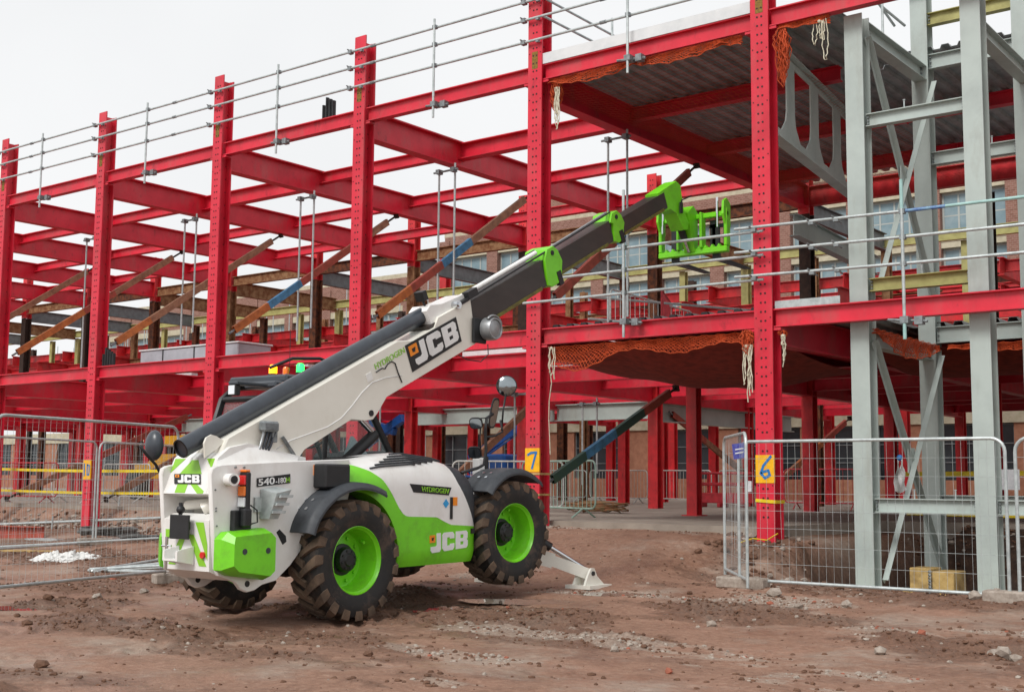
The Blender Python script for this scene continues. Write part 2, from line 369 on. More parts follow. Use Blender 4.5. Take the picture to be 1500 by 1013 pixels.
# churned clods keep their damp dark brown, the pit's dark dug soil is deepened to paint in its shade
def attr_mask(nm_, w_, sc_):
    a_ = n.nodes.new('ShaderNodeAttribute'); a_.attribute_name = nm_
    m1 = n.nodes.new('ShaderNodeMath'); m1.operation = 'MULTIPLY_ADD'; L(nz(sc_, 8, .75), m1.inputs[0]); m1.inputs[1].default_value = w_; L(a_.outputs['Fac'], m1.inputs[2]); return m1.outputs[0]
c = mixc(ramp(attr_mask('churn', 1.8, 7), [(1.25 / 2.2, 0.), (1.7 / 2.2, .85)]) if False else ramp(attr_mask('churn', 1.0, 8), [(.72, 0.), (1.0, .7)]), c, ramp(nz(26, 5), [(.32, '4a3427'), (.66, '745442')]))
c = mixc(ramp(attr_mask('pale', .9, 14), [(.84, 0.), (1.0, .5)]), c, ramp(nz(30, 4), [(.35, '8d7d70'), (.65, 'b9aa9c')]))
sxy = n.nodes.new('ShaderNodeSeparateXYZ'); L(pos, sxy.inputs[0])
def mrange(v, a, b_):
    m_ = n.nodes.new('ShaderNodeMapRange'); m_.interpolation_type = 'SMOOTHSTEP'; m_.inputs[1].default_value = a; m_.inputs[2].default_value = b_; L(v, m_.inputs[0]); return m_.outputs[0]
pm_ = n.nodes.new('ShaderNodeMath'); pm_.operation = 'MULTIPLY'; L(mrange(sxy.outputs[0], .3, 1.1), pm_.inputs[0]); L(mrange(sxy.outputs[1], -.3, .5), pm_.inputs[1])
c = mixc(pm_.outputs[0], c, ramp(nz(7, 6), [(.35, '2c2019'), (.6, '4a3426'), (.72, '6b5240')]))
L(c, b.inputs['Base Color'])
L(ramp(nz(.8, 5), [(.36, .33), (.56, .88)]), b.inputs['Roughness'])
bp = n.nodes.new('ShaderNodeBump'); bp.inputs['Strength'].default_value = .6; bp.inputs['Distance'].default_value = .03; L(nz(38, 6, .7), bp.inputs['Height'])
bp2 = n.nodes.new('ShaderNodeBump'); bp2.inputs['Strength'].default_value = .45; bp2.inputs['Distance'].default_value = .06; L(nz(9, 6, .7), bp2.inputs['Height']); L(bp2.outputs[0], bp.inputs['Normal']); L(bp.outputs[0], b.inputs['Normal'])
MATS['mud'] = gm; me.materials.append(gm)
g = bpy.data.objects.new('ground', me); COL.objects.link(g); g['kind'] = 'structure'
GZ = lambda x, y: float(ground_h(np.array([x]), np.array([y]))[0])
# puddles: level water sheets, the hollows in the mud give them their outline
pm = bpy.data.materials.new('puddle_water'); pm.use_nodes = True; pb = pm.node_tree.nodes['Principled BSDF']
pb.inputs['Base Color'].default_value = (.16, .115, .09, 1); pb.inputs['Roughness'].default_value = .03; pb.inputs['Specular IOR Level'].default_value = .9
MATS['water'] = pm
for (cx, cy, rx, ry, an) in PUD:
    z = float(base_h(cx, cy)) - .013; st = .05; N = int(1.5 * max(rx, ry) / st)
    gi = np.arange(-N, N + 1) * st; PX, PY = np.meshgrid(cx + gi, cy + gi); dp = ground_h(PX, PY) - z
    u_ = ((PX - cx) * math.cos(an) + (PY - cy) * math.sin(an)) / rx; v_ = (-(PX - cx) * math.sin(an) + (PY - cy) * math.cos(an)) / ry
    near_ = np.sqrt(u_ * u_ + v_ * v_) + .55 * fbm(PX * 3.1 + cx, PY * 5.1, 3, 5) < .93; mb = MB(); W = 2 * N + 1; vs = [(float(x_), float(y_), z) for x_, y_ in zip(PX.ravel(), PY.ravel())]; fs = []
    ok = (dp < .012) & near_; some = (dp < 0)
    for j in range(W - 1):
        for i in range(W - 1):
            if ok[j:j + 2, i:i + 2].all() and some[j:j + 2, i:i + 2].any(): fs.append((j * W + i, j * W + i + 1, (j + 1) * W + i + 1, (j + 1) * W + i))
    used = sorted({i for f in fs for i in f}); mp_ = {o: k for k, o in enumerate(used)}
    if fs: mb.add([vs[i] for i in used], [tuple(mp_[i] for i in f) for f in fs]); mb.build('puddle', 'water', kind='structure')
# concrete ground slab inside the frame
SLAB = .83
mb = MB(); mb.prism([(-90, 1.0), (-8, 1.0), (-8, .45), (-.1, .45), (-.1, 5.6), (40, 5.6), (40, 46), (-90, 46)], 'z', SLAB - .3, SLAB)
mb.build('floor_slab', 'conc', kind='structure')
# gravel and clods
def rock(mb, c, r, seed, flat=.7):
    rr = random.Random(seed); t = (1 + 5 ** .5) / 2
    vs = [(-1,t,0),(1,t,0),(-1,-t,0),(1,-t,0),(0,-1,t),(0,1,t),(0,-1,-t),(0,1,-t),(t,0,-1),(t,0,1),(-t,0,-1),(-t,0,1)]
    fs = [(0,11,5),(0,5,1),(0,1,7),(0,7,10),(0,10,11),(1,5,9),(5,11,4),(11,10,2),(10,7,6),(7,1,8),(3,9,4),(3,4,2),(3,2,6),(3,6,8),(3,8,9),(4,9,5),(2,4,11),(6,2,10),(8,6,7),(9,8,1)]
    a = rr.random() * 6.28; sx, sy = rr.uniform(.7, 1.3), rr.uniform(.7, 1.2); out = []
    for x, y, z in vs:
        k = rr.uniform(.75, 1.15) / 1.9; x, y, z = x * k * sx, y * k * sy, z * k * flat
        out.append((c[0] + r * (x * math.cos(a) - y * math.sin(a)), c[1] + r * (x * math.sin(a) + y * math.cos(a)), c[2] + r * z))
    mb.add(out, fs)
mat('stone_grey', 'a4998e', .9, col2='7d7066', scale=14, bump=.3)
mat('stone_brown', '6c4e3c', .95, col2='4e3629', scale=14, bump=.3)
mat('brick_bit', '9c5a46', .9, col2='84503e', scale=14, bump=.3)
N = 26000
X = RNG.uniform(-13, 9, N * 4); Y = RNG.uniform(-12.5, .3, N * 4)
cl = np.maximum(churn(X, Y) ** 2, palem(X, Y) ** 1.5); den = np.clip(cl + .02, 0, 1)
keep = RNG.random(N * 4) < den; X, Y = X[keep][:N], Y[keep][:N]
H = ground_h(X, Y); PM = palem(X, Y); mbs = [MB(), MB(), MB()]
for k in range(len(X)):
    if (X[k] > .9 and Y[k] > -.7) or H[k] < -.1: continue
    pale = PM[k] > .5 or random.random() < .04
    s = .006 + .026 * random.random() ** 3
    rock(mbs[0 if random.random() < (.6 if pale else .04) else (2 if pale and random.random() < .12 else 1)], (X[k], Y[k], H[k] + s * .1), s, k)
mbs[0].build('gravel', 'stone_grey', kind='stuff', label='small pale grey stones scattered over the mud', cat='gravel')
mbs[1].build('mud_clods', 'stone_brown', kind='stuff', label='small brown crumbs of earth scattered over the ground', cat='soil')
mbs[2].build('brick_crumbs', 'brick_bit', kind='stuff', label='small red brick crumbs scattered over the ground', cat='rubble')
# rubble on the bank at the slab edge and at the pit edge
mb = MB(); mb2 = MB()
for k in range(1500):
    x = random.uniform(-24, 0.6); y = random.gauss(.1 if x < -7 else -.3, .45)
    if -7 < x < -.5: continue
    if y > .9: continue
    s = .03 + .06 * random.random() ** 2; rock(mb if k % 2 else mb2, (x, y, GZ(x, y) + s * .3), s, k + 9000)
for k in range(700):
    x = random.uniform(.6, 9); y = random.choice((random.gauss(-1.3, .4), random.uniform(4.3, 5.5)))
    s = .02 + .06 * random.random() ** 2; rock(mb if k % 3 == 0 else mb2, (x, y, GZ(x, y) + s * .3), s, k + 19000)
mb.build('rubble', 'stone_grey', kind='stuff', label='broken grey stone along the edge of the floor slab', cat='rubble')
mb2.build('spoil', 'stone_brown', kind='stuff', label='brown lumps of dug earth around the pit and slab edge', cat='soil')
big = [(1135, 868, .11, 0), (1128, 886, .05, 2), (1240, 888, .09, 0), (1042, 920, .07, 0), (1170, 890, .06, 0), (1430, 880, .09, 0), (1470, 968, .085, 0), (1455, 960, .07, 0), (1488, 972, .06, 0), (95, 905, .06, 1), (40, 915, .06, 1), (320, 888, .05, 1),
       (70, 882, .08, 1), (142, 872, .08, 0), (25, 902, .05, 1), (165, 850, .06, 2), (210, 870, .07, 0), (60, 980, .06, 1), (540, 960, .05, 1), (900, 955, .06, 0), (1350, 930, .06, 2), (1085, 905, .05, 1), (1290, 960, .07, 0), (760, 905, .04, 1), (980, 985, .05, 2), (1010, 870, .05, 1)]
for k, (px, py, s, c) in enumerate(big):
    q = U(px, py, 'z', .1); q = U(px, py, 'z', GZ(q.x, q.y)); mb = MB(); rock(mb, (q.x, q.y, GZ(q.x, q.y) + s * .35), s, k + 500)
    mb.build('stone', ('stone_grey', 'stone_brown', 'brick_bit')[c], smooth=False, label=('loose pale grey stone lying on the mud', 'loose brown stone lying on the mud', 'broken piece of red brick lying on the mud')[c], cat=('stone', 'stone', 'brick')[c], group=('loose grey stones', 'loose brown stones', 'broken brick pieces')[c])
# ================= red steel frame =================
S = 4.5
Z1, Z1B, Z2, Z2B, ZT = 4.229, 3.942, 9.087, 8.818, 10.62
ROWB, ROWC = 11.45, 16.9
frame = thing('steel_building', (-9, 5, SLAB), 'two storey red painted steel building frame of bolted columns and beams', 'steel frame')
def hcol(mb, x, y, z0, z1, w=.31, d=.31, tf=.028, tw=.02):
    """H column, flange face towards -y, occupying x..x+w, y..y+d"""
    mb.box((x, y, z0), (x + w, y + tf, z1)); mb.box((x, y + d - tf, z0), (x + w, y + d, z1))
    mb.box((x + w / 2 - tw / 2, y + tf, z0), (x + w / 2 + tw / 2, y + d - tf, z1))
    for sx in (0, 1):      # flange cover strips riveted to the web, seen as thin vertical lines
        xa = x + w / 2 + (tw / 2 if sx else -tw / 2 - .06); 
        mb.box((xa, y + tf, z0), (xa + .06, y + tf + .014, z1)); mb.box((xa, y + d - tf - .014, z0), (xa + .06, y + d - tf, z1))
def rivets(x, y, z0, z1, w=.31, step=.145):
    mb = MB(); z = z0 + .1; k = 0
    def rv(px, pz, r=.018):
        mb.add([(px + r * math.cos(a), yy, pz + r * math.sin(a)) for yy in (y - .006, y + .002) for a in [math.pi / 3 * q for q in range(6)]], [(0, 1, 2, 3, 4, 5)] + [(q, q + 6, (q + 1) % 6 + 6, (q + 1) % 6) for q in range(6)])
    while z < z1 - .05:
        rv(x + w / 2 - .035, z); rv(x + w / 2 + .04, z)
        if k % 6 == 3: rv(x + .035, z + .05, .011); rv(x + w - .03, z + .05, .011)
        z += step; k += 1
    # rivets down the open side of the section
    r = .012; z = z0 + .2
    while z < z1 - .1:
        for yy in (y + .055, y + .255):
            xx = x + w / 2 + .012
            mb.add([(xx + dx, yy + r * math.cos(a), z + r * math.sin(a)) for dx in (.008, -.002) for a in [math.pi / 3 * q for q in range(6)]], [(0, 1, 2, 3, 4, 5)] + [(q, (q + 1) % 6, (q + 1) % 6 + 6, q + 6) for q in range(6)])
        z += .3
    return mb
def stroke_part(name, mt, par, pts2, o, ex, ez, width, off=-.006):
    """flat painted strokes: list of polylines in (x,z) on a face"""
    mb = MB(); o = Vector(o); ex = Vector(ex); ez = Vector(ez); ny = ex.cross(ez).normalized()
    for q, pl in enumerate(pts2):
        P = [o + ex * a + ez * b_ for a, b_ in pl]
        for k in range(len(P) - 1):
            d = (P[k + 1] - P[k]); ln = d.length; d.normalize(); sdv = d.cross(ny).normalized() * width / 2
            a = P[k] - d * width * .3; b2 = P[k + 1] + d * width * .3; h = ny * (.002 + .0006 * ((k + q) % 3))
            mb.add([a + sdv, a - sdv, b2 - sdv, b2 + sdv, a + sdv + h, a - sdv + h, b2 - sdv + h, b2 + sdv + h], [(0,1,2,3),(4,5,6,7),(0,1,5,4),(1,2,6,5),(2,3,7,6),(3,0,4,7)])
    return mb.build(name, mt, par)
NUM = {0: (U(1124, 666, 'y', 0).z, U(1124, 707, 'y', 0).z, [[(.09, .95), (-.02, .62), (-.06, .35), (.0, .18), (.07, .28), (.05, .45), (-.05, .38)]]),
       1: (U(780, 656, 'y', 0).z, U(780, 691, 'y', 0).z, [[(-.08, .72), (-.02, .8), (.08, .82), (.04, .5), (.0, .15)]]),
       4: (U(125, 673, 'y', 0).z, U(125, 702, 'y', 0).z, [[(-.08, .8), (-.08, .2)], [(.02, .75), (.02, .25), (.09, .25), (.1, .7), (.02, .75)]])}
for i in range(-1, 11):
    x = -S * i
    mb = MB(); top = ZT + (.05 if i % 2 else 0); hcol(mb, x, 0, .05, top - .1)
    mb.box((x, 0, top - .1), (x + .31, .028, top))
    c = mb.build('column', 'red', frame)
    rivets(x, 0, .9, top - .15).build('rivets', 'rivet', c, kind='stuff')
    z = {0: 9.16, 1: 9.14}.get(i, 9.35)
    mb = MB(); mb.box((x + .09, -.004, z - .12), (x + .22, .0, z + .2)); mb.build('primer_patch', 'primer', c)
    for zz in (Z1, Z2):   # cap angles under the beam seats
        mb = MB(); mb.box((x + .31, .04, zz - .34), (x + .43, .2, zz - .3)); mb.box((x - .12, .04, zz - .34), (x, .2, zz - .3)); mb.build('beam_seat', 'red', c)
    if i in NUM:
        z0, z1, st = NUM[i]; mb = MB(); mb.box((x - .002, -.009, z0), (x + .312, .02, z1)) if z0 < z1 else mb.box((x - .002, -.009, z1), (x + .312, .02, z0))
        lo, hi = min(z0, z1), max(z0, z1); p = mb.build('number_panel', 'yellow_paint', c)
        stroke_part('painted_number', 'blue_paint', c, [[(a * 1.15, b_ * (hi - lo)) for a, b_ in pl] for pl in st], (x + .155, -.011, lo), (1, 0, 0), (0, 0, 1), .042)
def beam(p0, p1, h=.287, b=.17, m='red', par=frame, tf=.02):
    mb = MB(); mb.ibeam(p0, p1, h, b, .012, tf); return mb.build('beam', m, par)
def plate(par, x, y, z, dy):   # bolted end plate of a secondary beam
    mb = MB(); mb.box((x - .012, y - .1, z - .3), (x + .004, y + .1, z - .02))
    for k in range(3):
        for sgn in (-.06, .06): mb.box((x - .02, y + sgn - .014, z - .26 + k * .09), (x + .012, y + sgn + .014, z - .232 + k * .09))
    return mb.build('end_plate', 'red', par)
for i in range(-1, 10):
    xa, xb = -S * i, -S * (i + 1) + .31
    for z in (Z1, Z2):
        bm_ = beam((xa, .13, z), (xb, .13, z))
# transverse beams and secondaries
SEC = (3.25, 6.5, 9.7)
for i in range(-1, 11):
    x = -S * i + .155
    if i >= 1: beam((x, .31, Z2 - .01), (x, ROWB, Z2 - .01), .58, .28, tf=.026)
    beam((x, .31, Z1 - .01), (x, ROWC + 6, Z1 - .01), .52, .26, tf=.026)
for i in range(-1, 10):
    xa, xb = -S * i + .149, -S * (i + 1) + .161
    for k, y in enumerate(SEC):
        if i >= 0 or k:
            h = .36 if (k == 0 and i in (1, 3)) else .27
            q = beam((xa, y, Z2 - .035), (xb, y, Z2 - .035), h, .26 if h > .3 else .2)
            plate(q, xb, y, Z2 - .03, 0)
    for k, y in enumerate((3.0, 6.0, 9.0, ROWB + .15, 14.2, ROWC, 19.6, 22.5)):
        if i >= 0 or k: beam((xa, y, Z1 - .03), (xb, y, Z1 - .03), .3 + .06 * (k % 2), .16)
for i in (-1, 0): beam((-S * i + .15, ROWB + .15, Z2 - .03), (-S * (i + 1) + .15, ROWB + .15, Z2 - .03), .5, .2, 'red_dusty')
# second row: stubs and ground floor in red, the storey between in old rusty steel
for i in range(0, 12):
    x = -S * i
    mb = MB(); hcol(mb, x, ROWB, SLAB, Z1 + .02, .3, .3); mb.build('column', 'red_dusty', frame)
    rmat = 'rust_dark' if i in (0, 1, 3) else ('rust' if i % 2 else 'rust_pale')
    if i >= 1:
        mb = MB(); hcol(mb, x, ROWB, 8.35, 10.05, .3, .3); cc = mb.build('column', 'red_dusty', frame)
        rivets(x, ROWB, 8.9, 10.0, .3).build('rivets', 'rivet', cc, kind='stuff')
    for y in (ROWC, 23):
        mb = MB(); hcol(mb, x, y, SLAB, Z1 - .02, .28, .28); mb.build('column', 'red_dusty', frame)
    if i == 1:
        mb = MB(); hcol(mb, x + .05, 5.6, SLAB, Z1 - .5, .24, .24); mb.build('column', 'red_dusty', frame)
        mb = MB(); mb.box((x - .02, 5.5, SLAB), (x + .36, 5.94, SLAB + .02)); mb.build('base_plate', 'red_dusty', frame)
# grey deep beams let in below the first floor
for (a, b_) in (((-19, 13.2, 3.86), (-13.4, 13.2, 3.86)), ((-13.3, 13.2, 3.86), (-9.1, 13.2, 3.86)), ((-9.0, 11.6, 3.7), (-8.8, 20, 3.7)), ((-31.5, 13.2, 3.86), (-22.6, 13.2, 3.86))):
    beam(a, b_, .5, .22, 'greysteel', tf=.03)
for (xa, xb, y, z) in ((-17.2, -13.6, 3.3, 3.83), (-13.3, -9.1, 3.3, 3.86), (-12.5, -9.1, 6.3, 3.8), (-8.6, -4.6, 3.2, 3.9), (-8.6, -4.6, 6.2, 3.86), (-21.3, -18.1, 3.3, 3.8)):
    mb = MB(); mb.box((xa, y - .1, Z1 + .002), (xb, y + .1, Z1 + .1)); mb.build('deck_trim', 'white_trim', frame)

# ---------- older rusty frame between the floors and beyond ----------
old = thing('rusty_steelwork', (-18, 16, Z1), 'older rusty brown steel columns and beams standing behind the red frame', 'steel frame')
for i in range(0, 12):
    x = -S * i
    rm = ['rust_dark', 'rust_dark', 'rust', 'rust_dark', 'rust_pale', 'rust', 'rust_pale', 'rust'][i % 8]
    mb = MB(); hcol(mb, x + .004, ROWB + .004, Z1 + .03, 8.34, .3, .3)
    for k in range(5): mb.box((x + .06, ROWB - .008, 5 + k * .7), (x + .24, ROWB + .004, 5.12 + k * .7)) if i in (4, 6) else None
    mb.build('column', rm, old)
    if i: beam((x, ROWB + .15, 8.86), (x - S + .3, ROWB + .15, 8.86), .34, .16, ['rust_pale', 'rust', 'rust_pale'][i % 3], old)
    # olive beams along the third row and grey or brown ones running back to it
    beam((x + .15, ROWC, 8.62), (x - S + .15, ROWC, 8.62), .3, .16, 'olive', old)
    if i: beam((x + .15, ROWB + .3, 8.72), (x + .15, ROWC, 8.72), .5, .18, ['oldgrey', 'oldgrey', 'rust_pale', 'oldgrey', 'oldgrey', 'oldgrey', 'rust_pale', 'rust_pale'][i % 8], old)
    mb = MB(); hcol(mb, x, ROWC + .1, Z1, 8.3, .24, .24); mb.build('column', ['rust', 'rust_pale', 'olive', 'rust'][i % 4], old)
    mb = MB(); hcol(mb, x - 2.2, ROWC + .1, Z1, 8.3, .2, .2); mb.build('column', ['olive', 'rust_pale'][i % 2], old)
mat('prop_red', 'a84c3e', .75, col2='824232', scale=6)
rear = thing('rear_steelwork', (-20, 22, Z1), 'red steel floor beams of the rear wing behind the rusty columns', 'steel frame')
for z, y0, y1 in ((7.75, ROWC + .2, 30), (7.0, ROWC + .2, 30)):
    for i in range(0, 13):
        x = -S * i - 1.2
        beam((x, y0, z), (x, y1, z), .5, .2, 'red_dusty', rear)
    for y in (17.6, 21.5, 26, 30):
        for i in range(-1, 13): beam((-S * i - 1.2, y, z - .02), (-S * (i + 1) - 1.2, y, z - .02), .33, .16, 'red_dusty', rear)
for i in range(0, 13):
    for y in (21.6, 30):
        mb = MB(); hcol(mb, -S * i - 1.35, y, SLAB, 7.7, .3, .3); mb.build('column', 'rust' if (i + int(y)) % 2 else 'red_dusty', rear)
for i in range(1, 13):      # lower tier between the second and third rows
    x = -S * i
    beam((x + .9, ROWB + .3, 6.45), (x + .9, ROWC + .1, 6.45), .42, .18, 'red_dusty', rear)
    for y, z in ((13.2, 6.42), (15.3, 6.4), (19.5, 7.35), (24, 8.3)): beam((x + .9, y, z), (x + .9 - S, y, z), .3, .15, 'red_dusty' if (i + int(y)) % 4 else 'rust_pale', rear)
    mb = MB(); hcol(mb, x - 1.6, 14.4, Z1, 6.5, .2, .2); mb.build('column', ['rust', 'rust_pale', 'olive'][i % 3], rear)
    mb = MB(); hcol(mb, x - 3.2, 19.3, SLAB, 8.4, .22, .22); mb.build('column', ['rust_pale', 'rust', 'rust_dark'][i % 3], rear)
    mb = MB(); mb.tube((x + .5, 13.4, Z1 + .1), (x - 1.3, 13.4, 6.3), .05, 6); mb.build('brace', 'rust', rear)
    mb = MB(); mb.tube((x - .5, 18.4, 4.5), (x - 2.6, 18.4, 7.2), .05, 6); mb.build('brace', 'prop_red' if i % 2 else 'rust', rear)
    beam((x + .4, 24, 8.9), (x + .4, 30, 8.9), .4, .18, ['oldgrey', 'rust', 'red_dusty'][i % 3], rear)
for i in (2, 5):
    mb = MB(); hcol(mb, -S * i + .6, 17.5, 5, 10.2, .3, .3); mb.build('column', 'red_dusty', rear)

# ---------- raking props between the front columns and the floor beams ----------
def prop(p0, p1, cols, label, group, wob=0):
    p0 = Vector(p0); p1 = Vector(p1); d = (p1 - p0).normalized(); t = thing('raking_prop', p0, label, 'prop', group)
    sdv = Vector((1, 0, 0)); L_ = (p1 - p0).length; a = .03 * L_; e = .94 * L_; n = len(cols)
    for k, cm in enumerate(cols):
        q0 = p0 + d * (a + (e - a) * k / n); q1 = p0 + d * (a + (e - a) * (k + 1) / n); nn = d.cross(sdv)
        mb = MB()
        for s in (-1, 1):
            mb.chan(q0 + sdv * s * .04, q1 + sdv * s * .04, .17, .05 , .01, nn) if s > 0 else mb.chan(q1 + sdv * s * .04, q0 + sdv * s * .04, .17, .05, .01, nn)
        m = max(2, int((q1 - q0).length / .35))
        for j in range(m):
            c = q0 + (q1 - q0) * ((j + .5) / m); mb.obox(c, sdv * .038, d * .13, nn * .05)
        mb.build('channel', cm, t)
    mb = MB(); mb.tube(p0 + d * .02, p0 + d * (a + .02), .028, 8); mb.build('screw_jack', 'galv_dark', t)
    mb = MB(); mb.tube(p0 + d * (e - .02), p1, .028, 8); mb.build('screw_jack', 'rust_dark', t)
    mb = MB(); mb.obox(p1, (.07, 0, 0), d * .02, d.cross(sdv) * .07); mb.build('head_plate', 'rust_dark', t)
    return t
mat('prop_orange', 'c0703a', .7, col2='98552e', scale=6); mat('prop_blue', '4a86b0', .65, col2='3c647e', scale=6); mat('prop_red', 'a84c3e', .75, col2='824232', scale=6)
mat('prop_brown', 'a0745a', .8, col2='7a5340', scale=6); mat('prop_green', '2c4a44', .6, col2='35503a', scale=6)
UPP = {1: (['prop_red', 'prop_red', 'prop_blue', 'prop_brown', 'prop_red'], 'dark red raking prop rising behind the column marked 7'),
       2: (['prop_orange', 'prop_red', 'prop_blue', 'prop_brown', 'prop_brown'], 'raking prop with an orange foot and a long blue middle section'),
       3: (['prop_orange', 'prop_blue', 'prop_red', 'prop_red', 'prop_brown'], 'red raking prop with a short blue section just above its orange foot'),
       4: (['prop_orange', 'prop_brown', 'prop_brown', 'prop_brown', 'prop_brown'], 'plain brown raking prop footed beside the column marked 10'),
       5: (['prop_orange', 'prop_orange', 'prop_red', 'prop_brown', 'prop_brown'], 'brown raking prop with two orange lower sections'),
       6: (['prop_brown', 'prop_brown', 'prop_brown'], 'brown raking prop beyond the one with two orange sections')}
for i, (cols, lb) in UPP.items():
    x = -S * i + (.155 if i != 1 else .155)
    prop((x, .5, 4.78), (x, 5.95, 8.46), cols, lb, None)
gp = [((-4.4, .55, 1.5), (-4.4, 5.1, 3.5), ['prop_green', 'prop_blue', 'prop_green', 'prop_red'], 'dark green raking prop with a red top inside the ground floor'),
      ((-8.9, 12.4, 3.5), (-8.9, 18.6, 1.2), ['prop_red', 'prop_brown', 'prop_brown'], 'red and brown raking prop leaning away behind the green prop'),
      ((-8.9, 3.2, 1.55), (-8.9, 6.4, 3.55), ['prop_brown', 'prop_brown', 'prop_brown'], 'rust brown raking prop standing behind the mirrors'),
      ((-17.9, 5.6, 3.5), (-17.9, -.2 + .8, 1.0), ['prop_red', 'prop_red', 'prop_brown'], 'red raking prop rising beside the yellow machine'),
      ((-22.4, 6.6, 3.5), (-22.4, .6, .95), ['prop_red', 'prop_red', 'prop_brown'], 'red raking prop behind the mesh fence at the column marked 10'),
      ((-6.8, 14.2, 1.3), (-6.8, 20, 3.6), ['prop_brown', 'prop_orange', 'prop_red'], 'brown raking prop with an orange band in front of the dark windows')]
for a, b_, cols, lb in gp: prop(a, b_, cols, lb, None)

# ---------- pairs of scaffold tubes hung from the floor beams ----------
def hanger(x, y, z0, z1, label, group):
    t = thing('hanger_tubes', (x, y, z0), label, 'scaffold tubes', group)
    for k, (dx, dy, dz) in enumerate(((-.14, -.1, -.1), (.28, -.05, .1))):
        mb = MB(); mb.tube((x + dx, y + dy, z0 + dz * 1.5), (x + dx, y + dy, z1 + dz), .0242, 8); mb.build('tube', 'galv', t)
    mb = MB(); mb.tube((x - .3, y - .1, z1 - .06), (x + .4, y - .1, z1 - .06), .0242, 8)
    for dx in (-.14, .28): mb.box((x + dx - .05, y - .17, z1 - .11), (x + dx + .05, y - .03, z1 - .01))
    mb.build('clamp', 'galv_dark', t)
HL = 'pair of galvanised scaffold tubes hanging from an upper floor beam'
for i, zb in ((1, 4.6), (2, 4.9), (3, 5.0), (4, 5.2), (5, 4.6), (6, 4.8)): hanger(-S * i + .05, 2.9, zb, 8.42, {1: 'pair of galvanised scaffold tubes hanging between the boom and the guard rail post', 4: 'pair of galvanised scaffold tubes hanging from the floor beam of the column marked 10'}.get(i, HL), 'hanging tube pairs of the upper floor')
HG = 'pair of galvanised scaffold tubes propping the first floor beams'
for x, y in ((-8.7, 5.4), (-13.3, 5.2), (-9.4, 9.2)): hanger(x, y, 1.6, 3.6, HG, 'tube pairs under the first floor')
# ================= profiled metal floor decks =================
def deck_sheet_mesh(wid, ln, pitch=.3, h=.065, t=.004):
    """trapezoid sheet, ribs along y, origin at its corner, lower face at z=0"""
    pr = []; x = 0.
    while x < wid - 1e-6: pr += [(x, 0), (x + .12, 0), (x + .15, h), (x + .27, h)]; x += pitch
    pr += [(x, 0), (x + .03, -.005)]; n = len(pr); mb = MB()
    vs = [(a, y, b_) for y in (0, ln) for a, b_ in pr] + [(a, y, b_ + t) for y in (0, ln) for a, b_ in pr]
    fs = [(k, k + 1, n + k + 1, n + k) for k in range(n - 1)] + [(2 * n + k, 2 * n + k + 1, 3 * n + k + 1, 3 * n + k) for k in range(n - 1)]
    fs += [(k, k + 1, 2 * n + k + 1, 2 * n + k) for k in range(n - 1)] + [(n + k, n + k + 1, 3 * n + k + 1, 3 * n + k) for k in range(n - 1)]
    mb.add(vs, fs); return mb.mesh('deck_sheet')
me_s = {}
def deck(label, z, rects, name='floor_deck'):
    t = thing(name, (rects[0][0], rects[0][2], z), label, 'metal deck')
    for (x0, x1, y0, y1) in rects:
        nx_ = int(round((x1 - x0) / .9)); ny_ = max(1, int(round((y1 - y0) / 3.2))); ln = (y1 - y0) / ny_ - .01
        key = round(ln, 3)
        if key not in me_s: me_s[key] = deck_sheet_mesh(.9, ln); me_s[key].materials.append(MATS['deck'])
        for i in range(nx_):
            for j in range(ny_):
                o = bpy.data.objects.new('deck_sheet', me_s[key]); COL.objects.link(o); o.parent = t
                o.location = (x0 + i * .9 - wpos(t)[0], y0 + j * (ln + .01) - wpos(t)[1], 0)
    return t
dk2 = deck('grey corrugated metal deck laid on the upper floor beams', Z2 + .003, [(-4.25, 1.15, .3, 11.3), (1.15, 8.35, 3.5, 17.5)])
dk1 = deck('grey corrugated metal deck laid on the first floor beams', Z1 + .003, [(-4.2, 1.2, .24, 11.3), (1.2, 8.4, 3.6, 11.3), (-4.2, 8.4, 11.35, 23.5)])  # rearmost stretch added to darken the ground floor beneath it
for par, z, x0, x1, y in ((dk1, Z1, -4.2, -.1, .235),):
    me_c = None; k = 0; x = x0 + .135
    while x < x1:
        if me_c is None:
            mb = MB(); mb.prism([(0, .004), (.15, .004), (.122, .064), (.028, .064)], 'y', -.02, .03); me_c = mb.mesh('end_cap', smooth=False); me_c.materials.append(MATS['black'])
        o = bpy.data.objects.new('end_cap', me_c); COL.objects.link(o); o.parent = par; o.location = (x - wpos(par)[0] , y - .03 - wpos(par)[1], .002); x += .3
mb = MB(); mb.box((-4.19, .03, Z2 + .002), (-.02, .045, Z2 + .2)); mb.box((-4.19, .045, Z2 + .002), (-.02, .28, Z2 + .008)); mb.build('edge_trim', 'white_trim', dk2)
mb = MB(); mb.box((.33, .06, Z1 + .002), (1.4, .07, Z1 + .12)); mb.box((.33, .07, Z1 + .002), (1.4, .23, Z1 + .006)); mb.build('edge_trim', 'galv', dk1)
